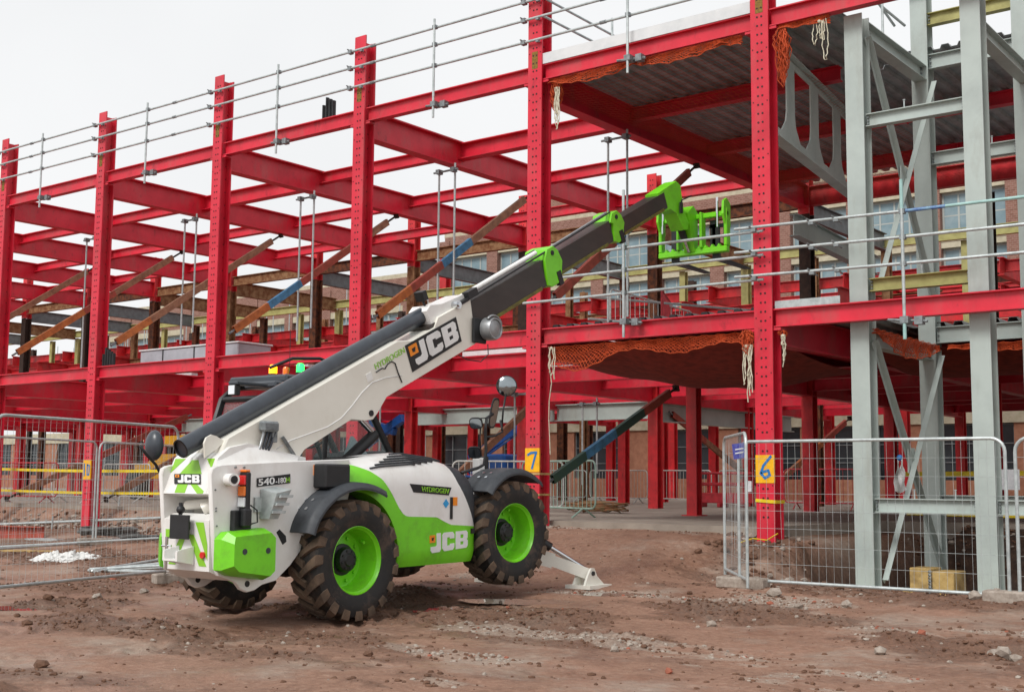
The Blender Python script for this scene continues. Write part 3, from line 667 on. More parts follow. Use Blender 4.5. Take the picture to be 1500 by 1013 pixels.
# stacks of deck offcuts and a stack of wrapped panels on the floors
def deck_bundle(x, y, z, n, label):
    t = thing('deck_offcut_stack', (x, y, z), label, 'metal offcuts')
    for k in range(n):
        mb = MB(); hh = .3 + .05 * ((k * 3) % 4); mb.path([(x + k * .1, y, z + .001), (x + k * .1, y, z + hh)], .05, 7, flat=.6); mb.build('offcut', 'black', t)
deck_bundle(-10.0, .12, Z2 + .002, 4, 'dark upright metal offcuts standing on the upper floor beam')
deck_bundle(-17.55, .14, Z1 + .002, 5, 'dark upright metal offcuts standing on the first floor beam')
t = thing('panel_stack', (-16.2, 1.4, Z1), 'pale grey wrapped panel stack lying on the first floor', 'panels')
mat('wrap', 'a9abb2', .35, col2='8f9299', scale=2)
mb = MB(); mb.bbox((-17.3, 1.0, Z1 + .02), (-13.6, 2.0, Z1 + .42), .02); mb.build('bundle', 'wrap', t)
mb = MB(); mb.bbox((-17.34, .97, Z1 + .421), (-13.56, 2.03, Z1 + .46), .01); mb.build('cover', 'white_trim', t)
for x in (-16.4, -15.2, -14.2):
    mb = MB(); mb.box((x, .985, Z1 + .02), (x + .03, 2.015, Z1 + .42)); mb.build('strap', 'black', t)

# ================= safety nets and ropes =================
def strands(mb, P, r):
    """thin 3-sided strand along points"""
    mb.path(P, r, 3)
def net_sheet(f, nu, nv, r, mt, name, label, par=None):
    mb = MB()
    for i in range(nu + 1): strands(mb, [f(i / nu, j / nv) for j in range(nv + 1)], r)
    for j in range(nv + 1): strands(mb, [f(i / nu, j / nv) for i in range(nu + 1)], r)
    return mb
def f2(u, v):
    x = -4.25 + 4.2 * u; y = .45 + 10.7 * v
    return (x, y, 8.72 - .45 * math.sin(math.pi * u) * math.sin(math.pi * min(1, v * 1.02)) - .05 * math.sin(6 * u + 9 * v))
n2 = thing('safety_net', (-2.1, 5.5, 8.2), 'orange safety net slung under the upper floor deck', 'safety net')
net_sheet(f2, 34, 84, .003, 'net', '', '').build('mesh', 'net', n2, kind='stuff')
def f1(u, v):
    x = -4.25 + 4.3 * u; y = .4 + 5.4 * v
    return (x, y, 3.9 - .6 * math.sin(math.pi * min(1, v * .9 + .03)) ** .8 * (.55 + .45 * math.sin(math.pi * u)) - .02 * math.sin(17 * u + 5 * v))
n1 = thing('safety_net', (-2.1, 3, 3.3), 'dark brown debris net sagging under the first floor', 'safety net')
mb = MB(); mb.grid(f1, 30, 30); mb.build('sheet', 'net_dark', n1, smooth='all')
def f1b(u, v):
    x = .5 + 6 * u; y = .5 + 5.2 * v
    return (x, y, 3.86 - .4 * math.sin(math.pi * v) * (.7 + .3 * math.sin(math.pi * u)) - .03 * math.sin(15 * u))
n1b = thing('safety_net', (3, 3, 3.4), 'dark brown debris net hanging behind the pale grey columns', 'safety net')
mb = MB(); mb.grid(lambda u, v: (.5 + 6 * u, 3.5 + 4 * v, f1b(u, v)[2]), 20, 20); mb.build('sheet', 'net_dark', n1b, smooth='all')
def festoon(par, a, b_, sag, wd, seed, cells=60):
    """coarse netting gathered along an edge: two folded layers of diamond mesh"""
    rr = random.Random(seed); a = Vector(a); b_ = Vector(b_); mb = MB(); L_ = (b_ - a).length; nu = int(L_ / .075); nv = 5; d_ = (b_ - a) / L_; sd_ = Vector((-d_.y, d_.x, 0))
    for ly in range(2):
        ph = rr.random() * 6
        def f(i, j):
            t_ = max(0, min(1, i / nu)); sg = sag(t_) * (1.15 if ly else .8); v = j / nv; fold = math.sin(i * .9 + ph) * .03 + math.sin(i * .23 + ph) * .03
            return a.lerp(b_, t_) + sd_ * (wd * (.3 - v * .5) * (1 if ly else -1) + fold * v) + Vector((0, 0, -sg * v ** 1.2 + .012 * math.sin(i * 1.7 + j)))
        for i in range(-nv, nu + 1, 1):
            p1 = [f(i + j, j) for j in range(nv + 1) if 0 <= i + j <= nu]; p2 = [f(i + nv - j, j) for j in range(nv + 1) if 0 <= i + nv - j <= nu]
            for p in (p1, p2):
                if len(p) > 1: mb.path(p, .0052, 4)
        mb.path([f(i, nv) for i in range(nu + 1)], .009, 5)
    return mb.build('gathered_edge', 'net', par, kind='stuff')
festoon(n2, (-4.1, .1, 8.78), (-.2, .1, 8.78), lambda t_: .04 + .11 * abs(math.sin(t_ * math.pi * 2.2)) + .03 * t_, .1, 3, 320)
festoon(n1, (-4.1, .14, 3.9), (-.15, .14, 3.9), lambda t_: .12 + .2 * math.exp(-((t_ - .12) / .16) ** 2) + .1 * math.sin(t_ * 7) ** 2, .14, 4, 360)
festoon(n2, (.45, .12, 8.8), (1.3, .12, 8.8), lambda t_: .06 + .05 * t_, .08, 5, 60)
festoon(n1b, (1.9, 3.4, 3.86), (6, 3.4, 3.86), lambda t_: .05 + .06 * math.sin(t_ * 6) ** 2, .1, 6, 150)
festoon(n1b, (3.0, 3.4, 8.55), (6, 3.4, 8.55), lambda t_: .05 + .12 * math.sin(t_ * 5) ** 2, .1, 8, 120)
festoon(n1b, (1.75, .5, 3.86), (1.75, 3.3, 3.86), lambda t_: .06 + .22 * math.sin(t_ * 3.1), .1, 12, 120)
def bundle(par, top, w_, ln, n_, seed):
    rr = random.Random(seed); top = Vector(top); mb = MB()
    for s in range(n_):
        a = rr.uniform(-1, 1); d = rr.uniform(-1, 1); l = ln * rr.uniform(.45, 1); P = []
        for k in range(9):
            t_ = k / 8; bulge = math.sin(math.pi * min(1, t_ * .9 + .08)) ** .6
            P.append(top + Vector((w_ * .5 * (a * bulge + .22 * math.sin(k * 2.6 + s)), w_ * .4 * d * bulge, -l * t_)))
        mb.path(P, .0075, 4)
    return mb.build('hanging_bundle', 'net', par, kind='stuff')
bundle(n2, U(1146, 42, 'y', .12), .24, .98, 60, 1); bundle(n2, U(815, 120, 'y', .15), .2, .62, 40, 2); bundle(n1, U(1094, 484, 'y', -.02), .22, .42, 36, 3); bundle(n1, U(1146, 484, 'y', .1), .14, .12, 14, 4)
def ropes(top, loops, label, seed):
    rr = random.Random(seed); top = Vector(top); mb = MB()
    for (dx, wd, ln, tail) in loops:
        P = []; N = 18
        for k in range(N + 1):
            a = k / N * 2 - 1; P.append(top + Vector((dx + wd * a * (1 - .65 * (1 - abs(a)) ** 0 * 0) * (math.sin(math.pi * (1 - abs(a)) * .5 + .25)) + rr.uniform(-.004, .004), rr.uniform(-.03, .03), -ln * (1 - abs(a) ** 1.7))))
        mb.path(P, .0078, 6)
        if tail: mb.path([top + Vector((dx + rr.uniform(-.03, .03), .02, -tail * k / 6)) for k in range(7)], .009, 6)
    mb.ball(top + Vector((0, 0, -.02)), .03, 8, 6)
    mb.build('rope_coil', 'rope', smooth=60, label=label, cat='rope')
ropes(U(816, 128, 'y', .05), [(0, .07, .78, 0), (.03, .05, .7, 0), (-.03, .06, .62, 0), (.0, .09, .5, 0)], 'cream rope loops hanging from the net at the upper floor beside the column marked 7', 1)
ropes(U(808, 508, 'y', .1), [(0, .08, .52, 0), (.05, .05, .58, 0), (-.04, .03, .45, 1.9)], 'cream rope loops with a long tail under the first floor beside the column marked 7', 2)
ropes(U(1094, 505, 'y', -.05), [(0, .09, .5, .9), (.04, .05, .7, .8), (-.05, .05, .62, 0), (.06, .04, .3, .75)], 'bunch of cream rope loops hanging under the first floor net at the column marked 6', 3)
ropes(U(1147, 490, 'y', .05), [(0, .05, .18, .5), (.01, .03, .42, .45)], 'single knotted white rope hanging just past the column marked 6', 4)
ropes(U(1200, 30, 'y', .1), [(-.08, .08, .38, 0), (.06, .04, .35, 0), (.09, .1, .66, 0), (.02, .05, .3, 0)], 'white rope loops hanging high beside the pale grey column', 5)

# ================= scaffold tube guard rails =================
def coupler(mb, p, s=.045): mb.box((p[0] - s, p[1] - s, p[2] - s * .9), (p[0] + s, p[1] + s, p[2] + s * .9))
gr = thing('guard_rail', (-12, -.1, 8.4), 'galvanised tube guard rail clamped along the upper floor edge', 'guard rail')
for z in (10.3, 9.95, 9.53):
    xs = [-27, -20.9, -14.85, -8.6 + .2, -2.8, 1.2]
    for k in range(len(xs) - 1):
        y = -.075 + (.05 if k % 2 else 0) * 0
        mb = MB(); mb.tube((xs[k], y, z + .006 * (k % 2)), (xs[k + 1] + .004, y, z - .006 * (k % 2) + .006), .0242, 10); mb.build('rail', 'galv', gr)
    for x in xs[1:-1]:
        mb = MB(); mb.tube((x - .06, -.075, z), (x + .06, -.075, z), .034, 8); mb.build('coupler', 'galv_dark', gr)
    for i in range(0, 6):
        mb = MB(); coupler(mb, (-S * i - .05, -.07, z)); mb.tube((-S * i - .09, -.14, z + .05), (-S * i - .02, .02, z + .02), .012, 6); mb.build('coupler', 'galv_dark', gr)
        mb = MB(); coupler(mb, (-S * i + .26, -.06, z - .02), .03); mb.build('coupler', 'galv_dark', gr)
def post(par, x, y, z0, z1, rails, m='galv'):
    mb = MB(); mb.tube((x, y, z0), (x, y, z1), .0242, 10); mb.build('post', m, par)
    for z in rails: mb = MB(); coupler(mb, (x, y + .02, z), .04); mb.build('coupler', 'galv_dark', par)
    mb = MB(); zz = z0 + .27; mb.tube((x - .28, y + .1, zz + .03), (x + .3, y + .1, zz - .03), .022, 6); mb.box((x - .06, y - .03, zz - .05), (x + .06, y + .16, zz + .05)); mb.box((x + .12, y + .05, zz - .07), (x + .24, y + .17, zz + .05)); mb.build('beam_clamp', 'galv_dark', par)
for x in (-2.26, -6.7, -11.2, -15.83, -20.3): post(gr, x, -.13, 8.49, 10.46, (10.3, 9.95, 9.53))
for z0, z1 in ((10.32, 10.28), (9.97, 9.95)):
    mb = MB(); mb.tube((-4.15, -.05, z0), (-4.15, 3.4, z1), .0242, 8); mb.build('return_rail', 'galv', gr)
mb = MB(); mb.tube((-4.1, 2.2, 9.15), (-4.1, 2.2, 10.6), .0242, 8); mb.build('post', 'galv', gr)
mat('tube_blue', '2748a0', .45, col2='8fb8c0', scale=6); mat('tube_mint', '9fc4c0', .45, col2='84a8a4', scale=5)
g1 = thing('guard_rail', (0, -.1, 3.9), 'galvanised tube guard rail clamped along the first floor edge', 'guard rail')
for k, (z, xa) in enumerate(((5.46, -2.8), (5.08, -3.7), (4.69, -4.5))):
    mb = MB(); mb.tube((xa, -.1, z), (.22, -.1, z - .005), .0242, 10); mb.build('rail', 'galv', g1)
    mb = MB(); mb.tube((-.25, -.15, z + .065), (2.46, -.15, z + .01), .0242, 10); mb.build('rail', 'galv', g1)
    mb = MB(); mb.tube((2.47, -.15, z + .01), (4.6, -.15, z - .01), .0242, 10); mb.build('rail', ('tube_mint', 'galv', 'galv')[k], g1)
    for x in (.08, 1.05, 1.45): mb = MB(); coupler(mb, (x, -.13, z + .02), .04); mb.tube((x - .05, -.2, z + .07), (x + .05, -.05, z - .03), .014, 6); mb.build('coupler', 'galv_dark', g1)
mb = MB(); mb.tube((2.5, -.151, 5.47), (3.1, -.151, 5.464), .0255, 10); mb.build('painted_sleeve', 'tube_blue', g1)
post(g1, -2.33, -.16, 3.93, 6.45, (5.46, 5.08, 4.69)); post(g1, 2.48, -.2, 3.6, 5.92, (5.46, 5.08, 4.69))
mb = MB(); mb.tube((2.48, -.2, 5.5), (2.48, -.2, 5.93), .0256, 10); mb.build('painted_sleeve', 'tube_mint', g1); mb = MB(); mb.tube((2.48, -.2, 3.59), (2.48, -.2, 3.9), .0256, 10); mb.build('painted_sleeve', 'tube_mint', g1)
# inner rails and barriers standing on the first floor
g3 = thing('guard_rail', (-3, 6, Z1), 'galvanised inner guard rail crossing the first floor deck', 'guard rail')
for a, b_ in (((-5.2, 3.0, 5.25), (-1.4, 10.8, 5.25)), ((-5.2, 3.0, 4.8), (-1.4, 10.8, 4.8))):
    mb = MB(); mb.tube(a, b_, .0242, 8); mb.build('rail', 'galv', g3)
for q in (0.1, .5, .9):
    x, y = -5.2 + 3.8 * q, 3 + 7.8 * q; mb = MB(); mb.tube((x, y, Z1 + .07), (x, y, 5.35), .0242, 8); mb.build('post', 'galv', g3)

# ================= pale grey stair core =================
core = thing('stair_core', (2.4, 2, 0), 'pale grey painted steel stair core frame of four columns with crossed bracing', 'steel frame')
GX1, GX3, GY0, GY1 = 1.43, 3.22, .36, 3.35
def gcol(x, y, z0, z1, w_=.29):
    mb = MB(); hcol(mb, x, y, z0, z1, w_, .3, .022, .016); return mb.build('column', 'greysteel', core)
gcol(GX1, GY0, -.04, 8.8); gcol(GX3, GY0, .0, 11); gcol(GX1 - .02, GY1, -1.45, 11); gcol(GX3 - .1, GY1, -1.45, 11)
for x, y, z in ((GX1, GY0, -.04), (GX3, GY0, 0)):
    mb = MB(); mb.box((x - .1, y - .1, z - .025), (x + .39, y + .4, z)); mb.build('base_plate', 'greysteel', core)
def gbeam(p0, p1, h=.2, b=.15, m='greysteel', bolts=True):
    o = beam(p0, p1, h, b, m, core, .014)
    if bolts:
        mb = MB(); P0 = Vector(p0); P1 = Vector(p1); d = (P1 - P0).normalized(); s = d.cross(Vector((0, 0, 1)))
        for q, e in ((P0, .03), (P1, -.03)):
            for k in range(3):
                for sg in (-1, 1): mb.obox(q + d * e * sg * 0 + d * e + s * .03 * sg + Vector((0, 0, -.05 - k * (h - .1) / 2)), d * .012, s * .016, (0, 0, .012))
        mb.build('bolts', 'galv_dark', core, kind='stuff')
    return o
yb = GY0 + .15
gbeam((GX1 + .28, yb, 7.2), (GX3, yb, 7.2)); gbeam((GX1 + .28, yb, 4.63), (GX3, yb, 4.63), m='olive'); gbeam((GX1 + .28, yb, 1.31), (GX3, yb, 1.31), .21)
gbeam((GX3 + .28, yb, 1.31), (6, yb, 1.31), .21)
yk = GY1 + .15
gbeam((GX1 + .25, yk, 7.25), (GX3 - .1, yk, 7.25), .22); gbeam((GX3 + .18, yk, 7.25), (6, yk, 7.25), .22)
gbeam((GX1 + .25, yk, 9.0), (6, yk, 9.0), .26); gbeam((GX1 + .25, yk, 9.75), (6, yk, 9.75), .22, m='olive'); gbeam((GX1 + .25, yk, 4.2), (6, yk, 4.2), .28)
gbeam((GX1 + .25, yk, 1.35), (6, yk, 1.35), .2)
xb_ = GX1 + .14
gbeam((xb_, GY0 + .3, 8.78), (xb_, GY1, 8.78), .26, .22); gbeam((xb_, GY0 + .3, 3.86), (xb_, GY1, 3.86), .24, .2)
gbeam((GX3 + .14, GY0 + .3, 8.4), (GX3 + .1, GY1, 8.4), .24, .2)
for z0, z1 in ((.1, 3.7), (4.5, 8.5)):
    for a, b_, off in ((z0, z1, .03), (z1, z0, -.03)):
        p0 = Vector((xb_ + off + .14, GY0 + .26, a)); p1 = Vector((xb_ + off + .14, GY1 + .06, b_)); d = (p1 - p0).normalized(); nn = d.cross(Vector((1, 0, 0)))
        mb = MB(); mb.extr([(0, 0), (.09, 0), (.09, .01), (.01, .01), (.01, .09), (0, .09)], p0, p1, nn, Vector((1, 0, 0))); mb.build('brace', 'greysteel', core)
    mb = MB(); c = Vector((xb_ + .15, (GY0 + GY1) / 2 + .15, (z0 + z1) / 2)); mb.obox(c, (.012, 0, 0), (0, .14, 0), (0, 0, .2)); mb.build('gusset_plate', 'greysteel', core)
for x, y, z in ((2.3, yb, 7.2), (2.9, yb, 1.31), (2.3, yb, 1.31), (2.5, yb, 4.63), (2.7, yk, 7.25)):
    mb = MB(); mb.tube((x, y, z), (x, y, z + .13), .012, 6); mb.tube((x, y, z + .125), (x, y, z + .14), .02, 6); mb.build('shear_stud', 'galv', core)
# castellated grey floor beam running in from the column marked 6
cb = MB(); P = [Vector((.16, .45, 0)), Vector((-.62, 6.0, 0))]; d = (P[1] - P[0]).normalized(); s_ = d.cross(Vector((0, 0, 1)))
zb, zt = 7.12, 8.72
def at(t_, z): q = P[0] + d * t_; return Vector((q.x, q.y, z))
L_ = (P[1] - P[0]).length
for z in (zb, zt - .03): cb.obox(at(L_ / 2, z), d * (L_ / 2), s_ * .11, (0, 0, .015))
def web(poly): 
    vs = [at(a, z) + s_ * o for o in (-.012, .012) for a, z in poly]; n_ = len(poly)
    cb.add(vs, [tuple(range(n_)), tuple(range(n_, 2 * n_))[::-1]] + [(k, (k + 1) % n_, n_ + (k + 1) % n_, n_ + k) for k in range(n_)])
web([(0, zb), (L_, zb), (L_, zb + .2), (0, zb + .2)]); web([(0, zt - .05), (L_, zt - .05), (L_, zt - .16), (0, zt - .16)])
for a, b2 in ((.72, 1.16), (2.12, 2.6), (3.6, 4.1), (5.0, 5.4)):
    f_ = .3; web([(a - f_, zb + .2), (min(L_, b2 + f_), zb + .2), (b2 + .06, zb + .42), (b2, zb + .6), (b2, zt - .16), (a, zt - .16), (a, zb + .6), (a - .06, zb + .42)])
mat('grey_pale', 'bcc5c0', .45, col2='aab3af', scale=2, dirt=(('80766a', .4, 2, .55, .78, (1, 1, .4)),)); cb.build('castellated_beam', 'grey_pale', core)
gbeam((-1.9, 5.6, 7.0), (-2.4, 11.2, 7.0), .45, .2, bolts=False); gbeam((2.5, 9.6, 8.0), (1.9, 11.3, 7.4), .3, .2, bolts=False)
# timber-faced pads under the columns
def pad(a, b_, label):
    mb = MB(); mb.bbox(a, b_, .012); mb.build('footing_pad', 'ply', label=label, cat='footing')
pad((GX1 - .28, GY0 - .3, -1.3), (GX1 + .62, GY0 + .55, -.067), 'low pale concrete pad under the front stair core column')
pad((GX3 - .25, GY0 - .3, -1.3), (GX3 + .65, GY0 + .55, -.027), 'low pale concrete pad under the stair core column at the fence end')
pad((2.42, .8, -1.3), (2.74, 1.35, .25), 'plywood faced block standing between the two front grey columns')
pad((2.03, .95, -1.3), (2.36, 1.4, .28), 'narrower plywood faced block set just behind the larger one')
mb = MB()
for k in range(9): mb.lathe([(.018, -.02), (.028, 0), (.018, .02), (.01, 0), (.018, -.02)], (2.39, .8, .24 - k * .045), (1, 0, 0) if k % 2 else (0, 1, .3), 8)
mb.build('chain', 'galv_dark', label='short chain hanging between the two plywood faced blocks', cat='chain')
mb = MB()
q = U(1318, 672, 'x', xb_ + .2)
mb.grid(lambda u, v: (q.x + .03 + .02 * math.sin(v * 9 + u * 4), q.y + (u - .5) * (.05 + .36 * v * (1 if v < .8 else .9)) + .02 * math.sin(u * 12), q.z - .48 * v - .1 * (.5 - abs(u - .4)) * v), 10, 12)
mb.grid(lambda u, v: (q.x - .03 + .02 * math.sin(v * 7 + u * 4), q.y + (u - .5) * (.05 + .36 * v * (1 if v < .8 else .9)), q.z - .48 * v - .1 * (.5 - abs(u - .4)) * v), 10, 12)
bag = mb.build('cloth_bag', 'cloth_white', smooth='all', label='white cloth bag tied to the crossed grey braces', cat='bag')
mb = MB(); mb.ball((q.x, q.y, q.z + .02), .05, 8, 6); mb.build('tie', 'blue_paint', bag, smooth='all')
# scaffold beyond the stair core
t = thing('scaffold_tubes', (2, 5, 9.0), 'galvanised scaffold tubes standing above the stair core', 'scaffold')
for a, b_ in (((1.2, 2.6, 8.85), (1.2, 2.6, 11.2)), ((.5, 1.0, 10.5), (1.3, 3.4, 9.6)), ((1.0, 3.2, 10.15), (6, 3.2, 10.15)), ((1.0, 3.2, 10.7), (6, 3.2, 10.7)), ((1.05, 2.0, 10.1), (1.15, 3.3, 9.6))):
    mb = MB(); mb.tube(a, b_, .0242, 8); mb.build('tube', 'galv', t)
# ================= telehandler =================
mat('tw', 'e4e2d8', .34, col2='dcd9ce', scale=2, coat=.25, bump=.01, dirt=(('9a8874', .22, 2.2, .52, .8, (1, 1, .5)), ('7a6452', .5, 16, .7, .78, (1, 1, 1))))           # warm white paint of the boom
mat('twhite', 'e8e8e6', .32, col2='e0dfdb', scale=2.5, coat=.3, dirt=(('9a8874', .32, 2.4, .5, .8, (1, 1, .5)), ('7a6452', .6, 18, .7, .78, (1, 1, 1))))
mat('lime', '76d220', .38, col2='6ac41a', scale=3, coat=.1, dirt=(('6a6a3c', .4, 3, .52, .78, (1, 1, 1)), ('5c4c3a', .7, 20, .69, .77, (1, 1, 1))))
mat('lime_decal', '8ac832', .4)
mat('slate', '3a4048', .33, col2='2f343b', scale=5, coat=.15)
mat('fender_grey', '3a3e43', .55, col2='303338', scale=14, bump=.1, bscale=120)
mat('tyre_side', '1d1d1e', .75, col2='2a2724', scale=5, bump=.1, dirt=(('5c4a3e', .75, 4, .5, .72, (1, 1, 1)),))
mat('tyre_tread', '6b5848', .9, col2='43382f', scale=5, mixlo=.35, mixhi=.65, bump=.2)
mat('boom_dark', '38312d', .38, col2='2b2624', scale=3, mixlo=.35, mixhi=.7, stretch=(1, .6, 2))
mat('grease', '6d6a22', .4, col2='4b3d20', scale=9)
mat('chrome', 'd0d3d6', .12, metal=1)
mat('alu', 'a6a9ab', .35, metal=.6, col2='8f9294', scale=10)
mat('lens_red', 'd01414', .2, coat=.5); mat('lens_amber', 'f07a10', .2, coat=.5); mat('lens_clear', 'cfd4d8', .15, coat=.5)
mat('amber_lit', 'ff9a10', .3, emit=3.2); mat('green_lit', '20e850', .3, emit=3); mat('lamp_led', 'e8eef4', .2)
mat('mirror_glass', '9aa2a6', .04, metal=1)
mat('amber_decal', 'f08c14', .4); mat('decal_black', '141516', .4); mat('decal_white', 'e4e5e4', .4); mat('decal_blue', '2a9bd8', .4)
mat('seat', '24262a', .8); mat('pale_blue', 'a9c3c8', .7)
gl = bpy.data.materials.new('cab_glass'); gl.use_nodes = True; gb = gl.node_tree.nodes['Principled BSDF']
gb.inputs['Base Color'].default_value = (.35, .45, .45, 1); gb.inputs['Roughness'].default_value = .03; gb.inputs['Alpha'].default_value = .22; MATS['glass'] = gl
T = thing('telehandler', (-1.87, -6.5, 0), 'white and lime green telehandler with its boom raised into the red frame', 'telehandler')
def TX(pts, x): return [(lambda q: (q.y, q.z))(U(a, b_, 'x', x)) for a, b_ in pts]
# ---- wheels
def wheel_meshes():
    ty = MB().m(0)
    prof = [(.355, -.15), (.37, -.19), (.47, -.222), (.55, -.218), (.6, -.195), (.612, -.15), (.618, 0), (.612, .15), (.6, .195), (.55, .218), (.47, .222), (.37, .19), (.355, .15)]
    ty.lathe(prof, (0, 0, 0), (1, 0, 0), 56)
    ty.m(1)
    N = 19
    for sg in (-1, 1):
        for k in range(N):
            a0 = 2 * math.pi * (k + (.5 if sg > 0 else 0)) / N
            rows = []
            for (h, dr, da, wd) in ((-.03, .65, 0, .055), (.06, .655, .1, .062), (.13, .653, .18, .074), (.205, .642, .26, .088), (.226, .56, .28, .08)):
                a = a0 + da; ri = .60 if h < .2 else (.59 if h < .22 else .545)
                if h > .22: ri = .5
                row = []
                for (r_, e) in ((ri, -wd - .012), (dr, -wd), (dr, wd), (ri, wd + .012)):
                    an = a + e; row.append((sg * h if r_ == dr or h < .22 else sg * (h - .02), r_ * math.sin(an), r_ * math.cos(an)))
                rows.append(row)
            vs = [v for row in rows for v in row]; fs = []
            for i in range(4):
                for j in range(3): fs.append((i * 4 + j, i * 4 + j + 1, (i + 1) * 4 + j + 1, (i + 1) * 4 + j))
            fs += [(0, 1, 2, 3), (16, 17, 18, 19)]
            ty.add(vs, fs)
    tm = ty.mesh('tyre', smooth=40); [tm.materials.append(MATS[m]) for m in ('tyre_side', 'tyre_tread')]
    ri = MB(); ri.lathe([(.372, .165), (.378, .185), (.362, .19), (.352, .165), (.335, .15), (.33, .09), (.315, .06), (.312, -.03), (.295, -.065), (.27, -.072), (.2, -.05), (.12, -.05)], (0, 0, 0), (1, 0, 0), 48)
    ri.lathe([(.372, -.165), (.352, -.165), (.33, -.09), (.312, -.03)], (0, 0, 0), (1, 0, 0), 32)
    for k in range(10):
        a = 2 * math.pi * k / 10; ri.tube((-.06, .235 * math.sin(a), .235 * math.cos(a)), (-.035, .235 * math.sin(a), .235 * math.cos(a)), .02, 6)
    ri.tube((.02, .295 * math.cos(.4), .295 * math.sin(.4)), (.07, .28 * math.cos(.4), .28 * math.sin(.4)), .018, 6)
    rm = ri.mesh('wheel', smooth=40); rm.materials.append(MATS['lime'])
    hb = MB(); hb.lathe([(.0, .075), (.06, .075), (.075, .06), (.1, .058), (.125, .045), (.135, .02), (.135, -.03), (.17, -.035), (.175, -.055), (.12, -.06)], (0, 0, 0), (1, 0, 0), 28)
    for k in range(8):
        a = 2 * math.pi * k / 8; hb.tube((.04, .1 * math.sin(a), .1 * math.cos(a)), (.065, .1 * math.sin(a), .1 * math.cos(a)), .012, 6)
    hm = hb.mesh('hub', smooth=40); hm.materials.append(MATS['black'])
    return tm, rm, hm
tm, rm, hm = wheel_meshes()
for (x, y, z, rz, rx) in ((-.93, -7.95, .648, 0, .3), (-.93, -5.15, .87, R(-4), 1.1), (-2.82, -7.95, .648, math.pi, .2), (-2.82, -5.15, .87, math.pi - R(4), .7)):
    wo = bpy.data.objects.new('wheel', rm); COL.objects.link(wo); wo.parent = T; wo.location = Vector((x, y, z)) - Vector(wpos(T)); wo.rotation_euler = (rx, 0, rz)
    for nm, mm in (('tyre', tm), ('hub', hm)):
        c = bpy.data.objects.new(nm, mm); COL.objects.link(c); c.parent = wo
# lettering moulded on the rear tyre
for (txt, a0, r0) in (('Power', 3.95, .5), ('AGRI TRAC', .75, .5)):
    mb = MB()
    for k, ch in enumerate(txt):
        if ch == ' ': continue
        vs, fs = text_mesh(ch, .06, .002, .004); a = a0 + (-k if a0 > 2 else k) * .085
        o_ = Vector((-.712, -7.95 + r0 * math.sin(a), .648 + r0 * math.cos(a))); ey = Vector((0, math.sin(a), math.cos(a))) * (1 if a0 < 2 else -1)
        put2d(mb, vs, fs, o_, Vector((0, math.cos(a), -math.sin(a))) * (1 if a0 < 2 else -1), ey, (1, 0, 0))
    mat('tyre_letter', '3c3b39', .7) if 'tyre_letter' not in MATS else None
    mb.build('tyre_lettering', 'tyre_letter', T)
# ---- axles and belly
mb = MB(); mb.tube((-2.75, -7.95, .65), (-1.0, -7.95, .65), .12, 12); mb.tube((-2.75, -5.15, .87), (-1.0, -5.15, .87), .12, 12); mb.ball((-1.87, -7.95, .65), .24, 12, 8); mb.ball((-1.87, -5.15, .87), .24, 12, 8); mb.build('axle', 'black', T, smooth=40)
mb = MB(); mb.prism([(-8.9, .62), (-4.5, .8), (-4.3, 1.05), (-4.6, 1.25), (-8.9, 1.2)], 'x', -2.2, -1.35); mb.build('chassis', 'slate', T)
# ---- rear body
side = [(309, 694), (311, 686), (317, 682), (326, 680), (425, 675), (512, 672), (518, 700), (500, 770), (447, 797), (425, 828), (404, 850), (384, 856), (373, 864), (362, 867), (353, 863), (346, 853), (334, 848), (321, 843), (316, 832), (313, 780)]
poly = TX(side, -.99)
def bev_plate(poly, x0, x1, b=.008):
    cy = sum(p[0] for p in poly) / len(poly); cz = sum(p[1] for p in poly) / len(poly); n_ = len(poly); mb = MB()
    def ins(k): return [(p[0] + (cy - p[0]) * k, p[1] + (cz - p[1]) * k) for p in poly]
    rings = [(x0, ins(.012)), (x0 + b, poly), (x1 - b, poly), (x1, ins(.012))]
    vs = [(x, y, z) for x, pl in rings for y, z in pl]; fs = [tuple(range(n_))[::-1], tuple(range(3 * n_, 4 * n_))]
    for q in range(3): fs += [(q * n_ + k, q * n_ + (k + 1) % n_, (q + 1) * n_ + (k + 1) % n_, (q + 1) * n_ + k) for k in range(n_)]
    return mb.add(vs, fs)
bev_plate(poly, -1.05, -.99).build('side_plate', 'twhite', T, smooth=30)
bev_plate(poly, -1.83, -1.77).build('side_plate', 'twhite', T, smooth=30)
for X0 in (-1.05, -1.83):
    q = U(362, 854.5, 'x', -.99); mb = MB(); mb.tube((X0 - .003, q.y, q.z), (X0 + .063, q.y, q.z), .032, 14); mb.build('lifting_eye', 'black', T)
q = U(412, 786, 'x', -.99); mb = MB(); mb.prism([(q.y - .07, q.z + .05), (q.y - .03, q.z + .08), (q.y + .06, q.z + .01), (q.y + .07, q.z - .05), (q.y + .02, q.z - .08)], 'x', -1.0, -.986); mb.build('access_hole', 'black', T)
# rear hood between the plates, sloping back face
RB, RT = Vector((0, -9.74, 1.36)), Vector((0, -9.60, 1.72))
hood = [(RB.y, RB.z), (RT.y, RT.z), (-9.45, 1.83), (-9.2, 1.88), (-8.4, 1.75), (-8.4, 1.3), (-9.4, 1.3)]
bev_plate(hood, -1.80, -1.10, .03).build('rear_hood', 'twhite', T, smooth=30)
